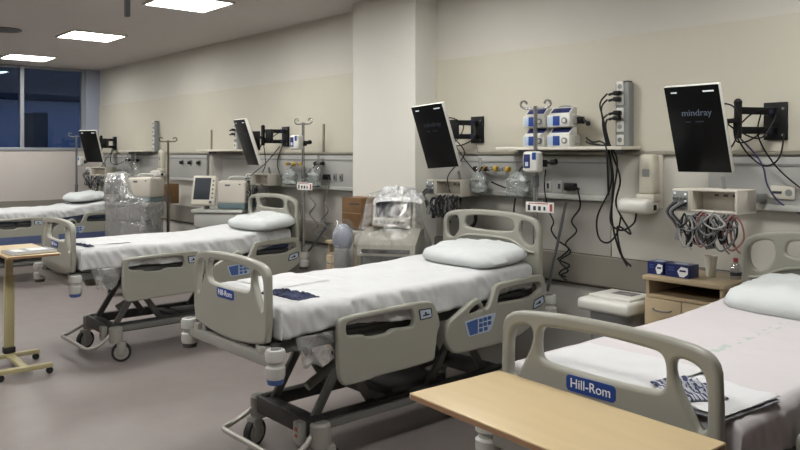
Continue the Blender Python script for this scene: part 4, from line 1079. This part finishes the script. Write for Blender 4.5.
# ------------------------------------------------------------------ bedside cabinets
def cabinet(x0, x1, y0, y1, zt, label):
    w, d = x1 - x0, y1 - y0
    zt -= FZ
    t = thing('bedside_cabinet', label, 'cabinet', ((x0 + x1) / 2, (y0 + y1) / 2, FZ), 0, 'wooden bedside cabinets')
    h = zt
    bm = newbm()
    b2(bm, -w / 2, -w / 2 + .018, -d / 2, d / 2, .05, h - .025); b2(bm, w / 2 - .018, w / 2, -d / 2, d / 2, .05, h - .025)
    b2(bm, -w / 2 + .018, w / 2 - .018, -d / 2, d / 2, .05, .07); b2(bm, -w / 2 + .018, w / 2 - .018, d / 2 - .012, d / 2, .07, h - .025)
    b2(bm, -w / 2 + .018, w / 2 - .018, -d / 2, d / 2, h - .125, h - .107)
    obj('carcass', bm, 'cab', t, False)
    bm = newbm(); b2(bm, -w / 2 + .018, w / 2 - .018, d / 2 - .02, d / 2 - .013, h - .107, h - .025); obj('shelf_back', bm, 'cab_dark', t, False)
    bm = newbm(); box(bm, (0, -.004, h - .0125), (w + .03, d + .03, .025), None, .004); obj('cabinet_top', bm, 'cab_top', t)
    for s in (-1, 1):
        xa, xb = sorted((s * .003, s * (w / 2 - .001)))
        bm = newbm(); b2(bm, xa, xb, -d / 2 - .018, -d / 2 - .001, .07, h - .128, .003); o = obj('door', bm, 'cab', t)
        cx = (xa + xb) / 2; bm = newbm()
        tube(bm, [(cx - .055, -d / 2 - .018, h - .185), (cx - .045, -d / 2 - .036, h - .19), (cx, -d / 2 - .038, h - .193), (cx + .045, -d / 2 - .036, h - .19), (cx + .055, -d / 2 - .018, h - .185)], .005, 6, 4); obj('handle', bm, 'chassis', o)
    for sx in (-1, 1):
        for sy in (-1, 1):
            bm = newbm(); cyl(bm, (sx * (w / 2 - .04) - .012, sy * (d / 2 - .04), .025), (sx * (w / 2 - .04) + .012, sy * (d / 2 - .04), .025), .025, n=14); cyl(bm, (sx * (w / 2 - .04), sy * (d / 2 - .04), .03), (sx * (w / 2 - .04), sy * (d / 2 - .04), .05), .009, n=8); obj('caster', bm, 'rubber', t)
cabinet(-2.345, -1.885, 3.99, 4.39, 1.005, 'wooden bedside cabinet with open shelf, beside the nearest bed')
cabinet(-5.34, -5.0, 3.85, 4.17, .96, 'wooden bedside cabinet in front of the pillar, mostly hidden')

def small_box(loc, rz, label, w=.13, d=.11, h=.075):
    t = thing('tissue_box', label, 'box', loc, rz, 'navy and white boxes on the cabinet')
    bm = newbm(); box(bm, (0, 0, h / 2), (w, d, h), None, .002); o = obj('carton', bm, 'navy', t, False)
    bm = newbm(); prism(bm, [(w * .12, .006), (w * .30, .006), (w * .46, h * .35), (w * .46, h * .8), (w * .18, h * .86), (w * .02, h * .5)], lambda u, v: (u, -d / 2 - .0005, v), lambda u, v: (u, -d / 2 - .0012, v)); obj('white_print', bm, 'letter', o, False)
    bm = newbm()
    box(bm, (w * .25, -d / 2 - .0016, h * .55), (w * .26, .001, h * .14)); obj('ink_print', bm, 'navy', o, False)
    bm = newbm()
    for z in (.74, .55): box(bm, (-w * .24, -d / 2 - .0012, h * z), (w * .26, .001, h * .07))
    obj('small_print', bm, 'ctrl_blue', o, False)
    bm = newbm(); box(bm, (0, 0, h + .0006), (w * .5, d * .4, .001)); obj('top_slot', bm, 'ctrl_pale', o, False)
small_box((-2.315, 4.10, 1.005), R(-3), 'navy and white box on the cabinet, closest to the bin', .105)
small_box((-2.175, 4.09, 1.005), R(-2), 'navy and white box on the cabinet, right beside the cup', .15)
t = thing('foam_cup', 'white foam cup on the wooden cabinet under the cables', 'cup', (-2.065, 4.22, 1.005))
bm = newbm(); lathe(bm, [(.026, 0), (.03, .06), (.037, .118), (.039, .122), (.036, .122), (.03, .06), (.024, .006)], n=22); obj('cup_body', bm, 'cup', t)
t = thing('small_bottle', 'small clear bottle with a red band beside the nearest headboard', 'bottle', (-1.93, 4.24, 1.005))
bm = newbm(); lathe(bm, [(.028, 0), (.03, .01), (.03, .06), (.022, .085), (.012, .095), (.012, .105)], n=16); o = obj('bottle_body', bm, 'bottle', t)
bm = newbm(); lathe(bm, [(.0145, .096), (.0145, .12), (.008, .122)], n=12); obj('bottle_cap', bm, 'red', t)
bm = newbm(); lathe(bm, [(.0305, .02), (.0305, .04)], n=16); obj('bottle_label', bm, 'ink', o)

# ------------------------------------------------------------------ cardboard boxes
def carton(loc, rz, w, d, h, label):
    t = thing('cardboard_box', label, 'box', loc, rz, 'brown cardboard boxes')
    bm = newbm(); box(bm, (0, 0, h / 2), (w, d, h), None, .003); o = obj('carton', bm, 'card', t)
    bm = newbm(); box(bm, (0, -d / 2 - .0005, h * .5), (w * .98, .002, .006)); box(bm, (0, 0, h + .0005), (.05, d * .98, .001)); obj('tape', bm, 'wood_edge', o, False)
    bm = newbm(); box(bm, (w * .15, -d / 2 - .001, h * .8), (w * .5, .001, h * .05)); obj('print', bm, 'ink', o, False)
carton((-5.11, 4.03, 1.075), R(8), .235, .22, .265, 'brown cardboard box standing in front of the pillar')
carton((-9.44, 4.24, 1.06), R(10), .17, .15, .26, 'brown cardboard box held against the standing pole')
t = thing('supply_tray', 'small yellow and white tray between the cabinet and the cardboard box', 'tray', (-5.12, 4.0, .96))
bm = newbm(); box(bm, (0, 0, .05), (.26, .26, .10), None, .006); obj('tray_body', bm, 'offwhite', t)
bm = newbm(); box(bm, (.06, -.132, .06), (.10, .004, .05)); box(bm, (-.06, -.132, .06), (.06, .004, .05)); obj('yellow_label', bm, 'yellow', t, False)

# ------------------------------------------------------------------ ventilators
def settle(t):
    # stand it on the floor, keeping the height of its top
    t.location.z = FZ
    for c in t.children_recursive:
        if c.name.split('.')[0] != 'caster': c.data.transform(Matrix.Diagonal((1, 1, 1.035, 1)))

def ventilator(loc, rz, label, screen=True):
    t = thing('ventilator', label, 'ventilator', loc, rz, 'ventilators on trolleys')
    bm = newbm(); box(bm, (.02, .0, .66), (.52, .38, .46), None, .05, 3); obj('body', bm, 'grey', t)
    bm = newbm(); box(bm, (.02, .0, 1.10), (.60, .46, .035), None, .012); box(bm, (.02, 0, 1.00), (.56, .42, .16), None, .03); obj('ledge', bm, 'panel_lip', t)
    bm = newbm(); box(bm, (.17, .0, 1.155), (.32, .36, .06), None, .01); obj('grille_band', bm, 'teal_grey', t)
    bm = newbm(); box(bm, (.17, .0, 1.30), (.32, .36, .24), None, .025, 3); cb = obj('compressor_case', bm, 'pinkish', t)
    bm = newbm(); box(bm, (.13, -.182, 1.375), (.06, .004, .018), None, .002); box(bm, (.27, -.182, 1.385), (.02, .004, .014)); obj('latch', bm, 'grey_dark', cb)
    bm = newbm(); tube(bm, [(.06, 0, 1.415), (.09, 0, 1.455), (.25, 0, 1.455), (.28, 0, 1.415)], .012, 8, 4); obj('handle', bm, 'panel_lip', t)
    if screen:
        bm = newbm(); box(bm, (-.15, -.16, 1.315), (.27, .06, .32), (R(-14), 0, 0), .018, 3); s = obj('display_housing', bm, 'offwhite', t)
        mt = Matrix.Translation((-.15, -.16, 1.315)) @ Euler((R(-14), 0, 0)).to_matrix().to_4x4()
        bm = newbm(); box(bm, (-.012, -.0315, .015), (.19, .004, .235), None, .002); bm.transform(mt); obj('display', bm, 'screen_grey', s)
        for i in range(5):
            bm = newbm(); box(bm, (.112, -.031, .10 - i * .045), (.018, .003, .018)); bm.transform(mt); obj('key', bm, 'grey_dark', s)
        bm = newbm(); cyl(bm, (.10, -.03, -.13), (.10, -.042, -.13), .016, n=14); bm.transform(mt); obj('dial', bm, 'grey_dark', s)
        bm = newbm(); cyl(bm, (-.15, -.10, 1.12), (-.15, -.12, 1.3), .03, n=12); obj('display_stand', bm, 'grey', t)
    bm = newbm(); box(bm, (.02, 0, .36), (.12, .12, .3), None, .01); box(bm, (.02, 0, .13), (.56, .46, .07), None, .02); obj('trolley', bm, 'grey_dark', t)
    for x in (-.2, .24):
        for y in (-.18, .18):
            bm = newbm(); cyl(bm, (x - .015, y, .05), (x + .015, y, .05), .05, n=18); cyl(bm, (x, y, .05), (x, y, .11), .012, n=8); obj('caster', bm, 'rubber', t)
    settle(t)
    return t
ventilator((-7.57, 4.02, 0), R(38), 'unwrapped ventilator with a tilted grey screen, beneath the empty shelf')
ventilator((-9.30, 3.69, 0), R(38), 'ventilator wrapped in milky plastic at the head of the window bed')

def plastic_cover(name, label, loc, rz, prof, m, seed, nz_amp=.05, topbag=False):
    """draped film: prof = list of (z, half_x, half_y, cx, cy)"""
    t = thing(name, label, 'plastic cover', loc, rz, 'plastic covers over ventilators')
    bm = newbm(); n = 72; g = []
    Z = []
    for i in range(len(prof) - 1):
        for k in range(9):
            f = k / 9; Z.append([prof[i][q] * (1 - f) + prof[i + 1][q] * f for q in range(5)])
    Z.append(list(prof[-1]))
    for z, hx, hy, cx, cy in Z:
        row = []
        for i in range(n):
            a = 2 * PI * i / n; c, s = math.cos(a), math.sin(a)
            e = 2 / 4.5
            x = hx * math.copysign(abs(c) ** e, c); y = hy * math.copysign(abs(s) ** e, s)
            k = 1 + nz_amp * nz(x * 9 + seed, y * 9, z * 4) + nz_amp * .7 * abs(nz(x * 18, y * 18 + seed, z * 7)) - nz_amp * .3
            row.append(bm.verts.new((cx + x * k, cy + y * k, z + .02 * nz(x * 6, y * 6, seed + z))))
        g.append(row)
    for j in range(len(g) - 1):
        for i in range(n): bm.faces.new((g[j][i], g[j][(i + 1) % n], g[j + 1][(i + 1) % n], g[j + 1][i]))
    bm.faces.new(g[-1])
    obj('film', bm, m, t, True, 60)
    return t
plastic_cover('plastic_cover', 'milky plastic sheet draped over the far wrapped ventilator', (-9.30, 3.69, 0), R(38),
              [(.20, .30, .25, .02, 0), (.7, .305, .26, .02, 0), (1.10, .315, .265, .02, -.01), (1.16, .30, .25, .0, -.02), (1.20, .20, .24, -.09, -.03), (1.40, .165, .17, -.13, -.09), (1.47, .12, .10, -.13, -.10), (1.49, .03, .03, -.13, -.1)], 'milky', 3, .05)

t = thing('ventilator', 'screened ventilator inside clear wrap, standing before the pillar', 'ventilator', (-4.49, 3.86, 0), R(36), 'ventilators on trolleys')
bm = newbm(); box(bm, (.0, .03, 1.245), (.31, .09, .22), (R(-20), 0, 0), .015, 3); s = obj('display_housing', bm, 'vent_grey', t)
mt = Matrix.Translation((0, .03, 1.245)) @ Euler((R(-20), 0, 0)).to_matrix().to_4x4()
bm = newbm(); box(bm, (-.03, -.0465, .025), (.205, .004, .135), None, .002); bm.transform(mt); obj('display', bm, 'screen_grey', s)
for c_, sz in [((-.12 + i * .036, -.0465, -.08), (.02, .006, .02)) for i in range(7)] + [((.12, -.0465, .08 - i * .036), (.03, .006, .02)) for i in range(4)]:
    bm = newbm(); box(bm, c_, sz); bm.transform(mt); obj('key', bm, 'grey_dark', s)
bm = newbm(); prism(bm, [(-.22, .95), (.17, .95), (.17, 1.13), (.02, 1.13), (-.20, 1.03)], lambda u, v: (-.23, u, v), lambda u, v: (.23, u, v)); obj('console', bm, 'vent_grey', t, False)
bm = newbm(); box(bm, (0, -.221, .985), (.38, .004, .03)); obj('tray_slot', bm, 'chassis_dark', t, False)
bm = newbm(); box(bm, (0, -.03, .82), (.42, .34, .32), None, .02); obj('body', bm, 'grey_dark', t)
bm = newbm(); box(bm, (0, 0, .40), (.10, .10, .52), None, .01); box(bm, (0, 0, .12), (.48, .44, .06), None, .02); obj('trolley', bm, 'chassis_dark', t)
for x in (-.19, .19):
    for y in (-.17, .17):
        bm = newbm(); cyl(bm, (x - .015, y, .045), (x + .015, y, .045), .045, n=16); cyl(bm, (x, y, .05), (x, y, .1), .012, n=8); obj('caster', bm, 'rubber', t)
settle(t)
tp = plastic_cover('plastic_cover', 'clear crinkled plastic wrap over the ventilator before the pillar', (-4.49, 3.86, 0), R(36),
              [(.72, .31, .24, 0, 0), (.95, .31, .25, 0, 0), (1.06, .28, .25, 0, 0), (1.20, .23, .18, .0, 0), (1.33, .20, .13, .0, .03), (1.39, .19, .11, 0, .04), (1.41, .12, .07, 0, .05), (1.415, .03, .02, 0, .05)], 'clear', 11, .07)
bm = newbm(); nx, ny = 34, 22; gg = []
for j in range(ny + 1):
    row = []
    for i in range(nx + 1):
        u = -1 + 2 * i / nx; v = -1 + 2 * j / ny
        f = max(0, 1 - u * u) * max(0, 1 - v * v)
        row.append(bm.verts.new((.05 + .20 * u + .02 * nz(v * 3, u * 3), .045 + .10 * v + .03 * nz(u * 2.5, v, 4), 1.375 + .07 * f ** .5 * (.5 + abs(nz(u * 4, v * 4, 2)) * 1.6) - .03 * u ** 4 - .05 * max(0, -v - .4))))
    gg.append(row)
for j in range(ny):
    for i in range(nx): bm.faces.new((gg[j][i], gg[j][i + 1], gg[j + 1][i + 1], gg[j + 1][i]))
o = obj('gathered_top', bm, 'crumple', tp, True, 60)
t = thing('wrapped_device', 'small rounded grey device in plastic between cabinet and wrapped ventilator', 'device', (-4.95, 3.72, 0), R(30))
bm = newbm(); box(bm, (0, 0, .485), (.13, .13, .96), None, .03, 3); obj('stand', bm, 'grey', t)
bm = newbm(); ball(bm, (0, -.0, 1.03), .092, 18, (1, .8, 1.3)); obj('rounded_head', bm, mat('bluish_grey', (150, 156, 170), .4), t)
bm = newbm(); lathe(bm, [(.105, .6), (.10, .8), (.10, 1.0), (.10, 1.12), (.06, 1.18), (.01, 1.185)], n=28); obj('film', bm, 'clear', t)

settle(t)

# clear covers hanging down at the foot corners of the mattresses
for bx, lb in ((BX[2], 'clear plastic flap hanging under the foot end of the central mattress'), (BX[1], 'clear plastic flap hanging under the foot end of the mattress left of the pillar')):
    bm = newbm(); g = []
    for j in range(10):
        row = []
        for i in range(9):
            u, v = i / 8, j / 9
            row.append(bm.verts.new((bx + .445 + .02 * nz(u * 4, v * 4, bx) + .01, YF + .12 + .28 * u * (1 - .45 * v) + .05 * v, .775 - .17 * v * (1 + .25 * nz(u * 3, 1, bx)))))
        g.append(row)
    for j in range(9):
        for i in range(8): bm.faces.new((g[j][i], g[j][i + 1], g[j + 1][i + 1], g[j + 1][i]))
    o = obj('mattress_cover_flap', bm, 'reflect_clear'); md = o.modifiers.new('t', 'SOLIDIFY'); md.thickness = .001
    tag(o, lb, 'plastic flap', 'clear mattress cover flaps')

# ------------------------------------------------------------------ world, camera
wd = bpy.data.worlds.new('World'); sc.world = wd; wd.use_nodes = True
bg = wd.node_tree.nodes['Background']
nt = wd.node_tree
tcw = nt.nodes.new('ShaderNodeTexCoord'); spw = nt.nodes.new('ShaderNodeSeparateXYZ'); nt.links.new(tcw.outputs['Generated'], spw.inputs[0])
rw = nt.nodes.new('ShaderNodeValToRGB'); nt.links.new(spw.outputs['Z'], rw.inputs['Fac'])
rw.color_ramp.elements[0].position = .0; rw.color_ramp.elements[0].color = (.036, .056, .118, 1)
rw.color_ramp.elements[1].position = .075; rw.color_ramp.elements[1].color = (.024, .029, .040, 1)
e = rw.color_ramp.elements.new(.045); e.color = (.036, .054, .105, 1)
nt.links.new(rw.outputs['Color'], bg.inputs['Color']); bg.inputs['Strength'].default_value = 1.

cam = bpy.data.cameras.new('Camera'); co = bpy.data.objects.new('Camera', cam); COL.objects.link(co)
F = 746.
cam.sensor_width = 36; cam.lens = F * 36 / 800; cam.shift_y = -(225 - 153.5) / 800
co.location = (0, 0, 1.72 - FZ); co.rotation_euler = (R(90), 0, R(48.7))
cam.clip_start = .05; cam.clip_end = 200
sc.camera = co
for o in sc.objects:
    if o.parent is None and o is not co: o.location.z -= FZ
vs = sc.view_settings
vs.view_transform = 'Standard'; vs.look = 'None'; vs.gamma = 1; vs.use_curve_mapping = False; vs.exposure = 0
sc.cycles.max_bounces = 8; sc.cycles.diffuse_bounces = 5; sc.cycles.glossy_bounces = 4; sc.cycles.transparent_max_bounces = 16
sc.cycles.caustics_reflective = False; sc.cycles.caustics_refractive = False
sc.cycles.sample_clamp_indirect = 4
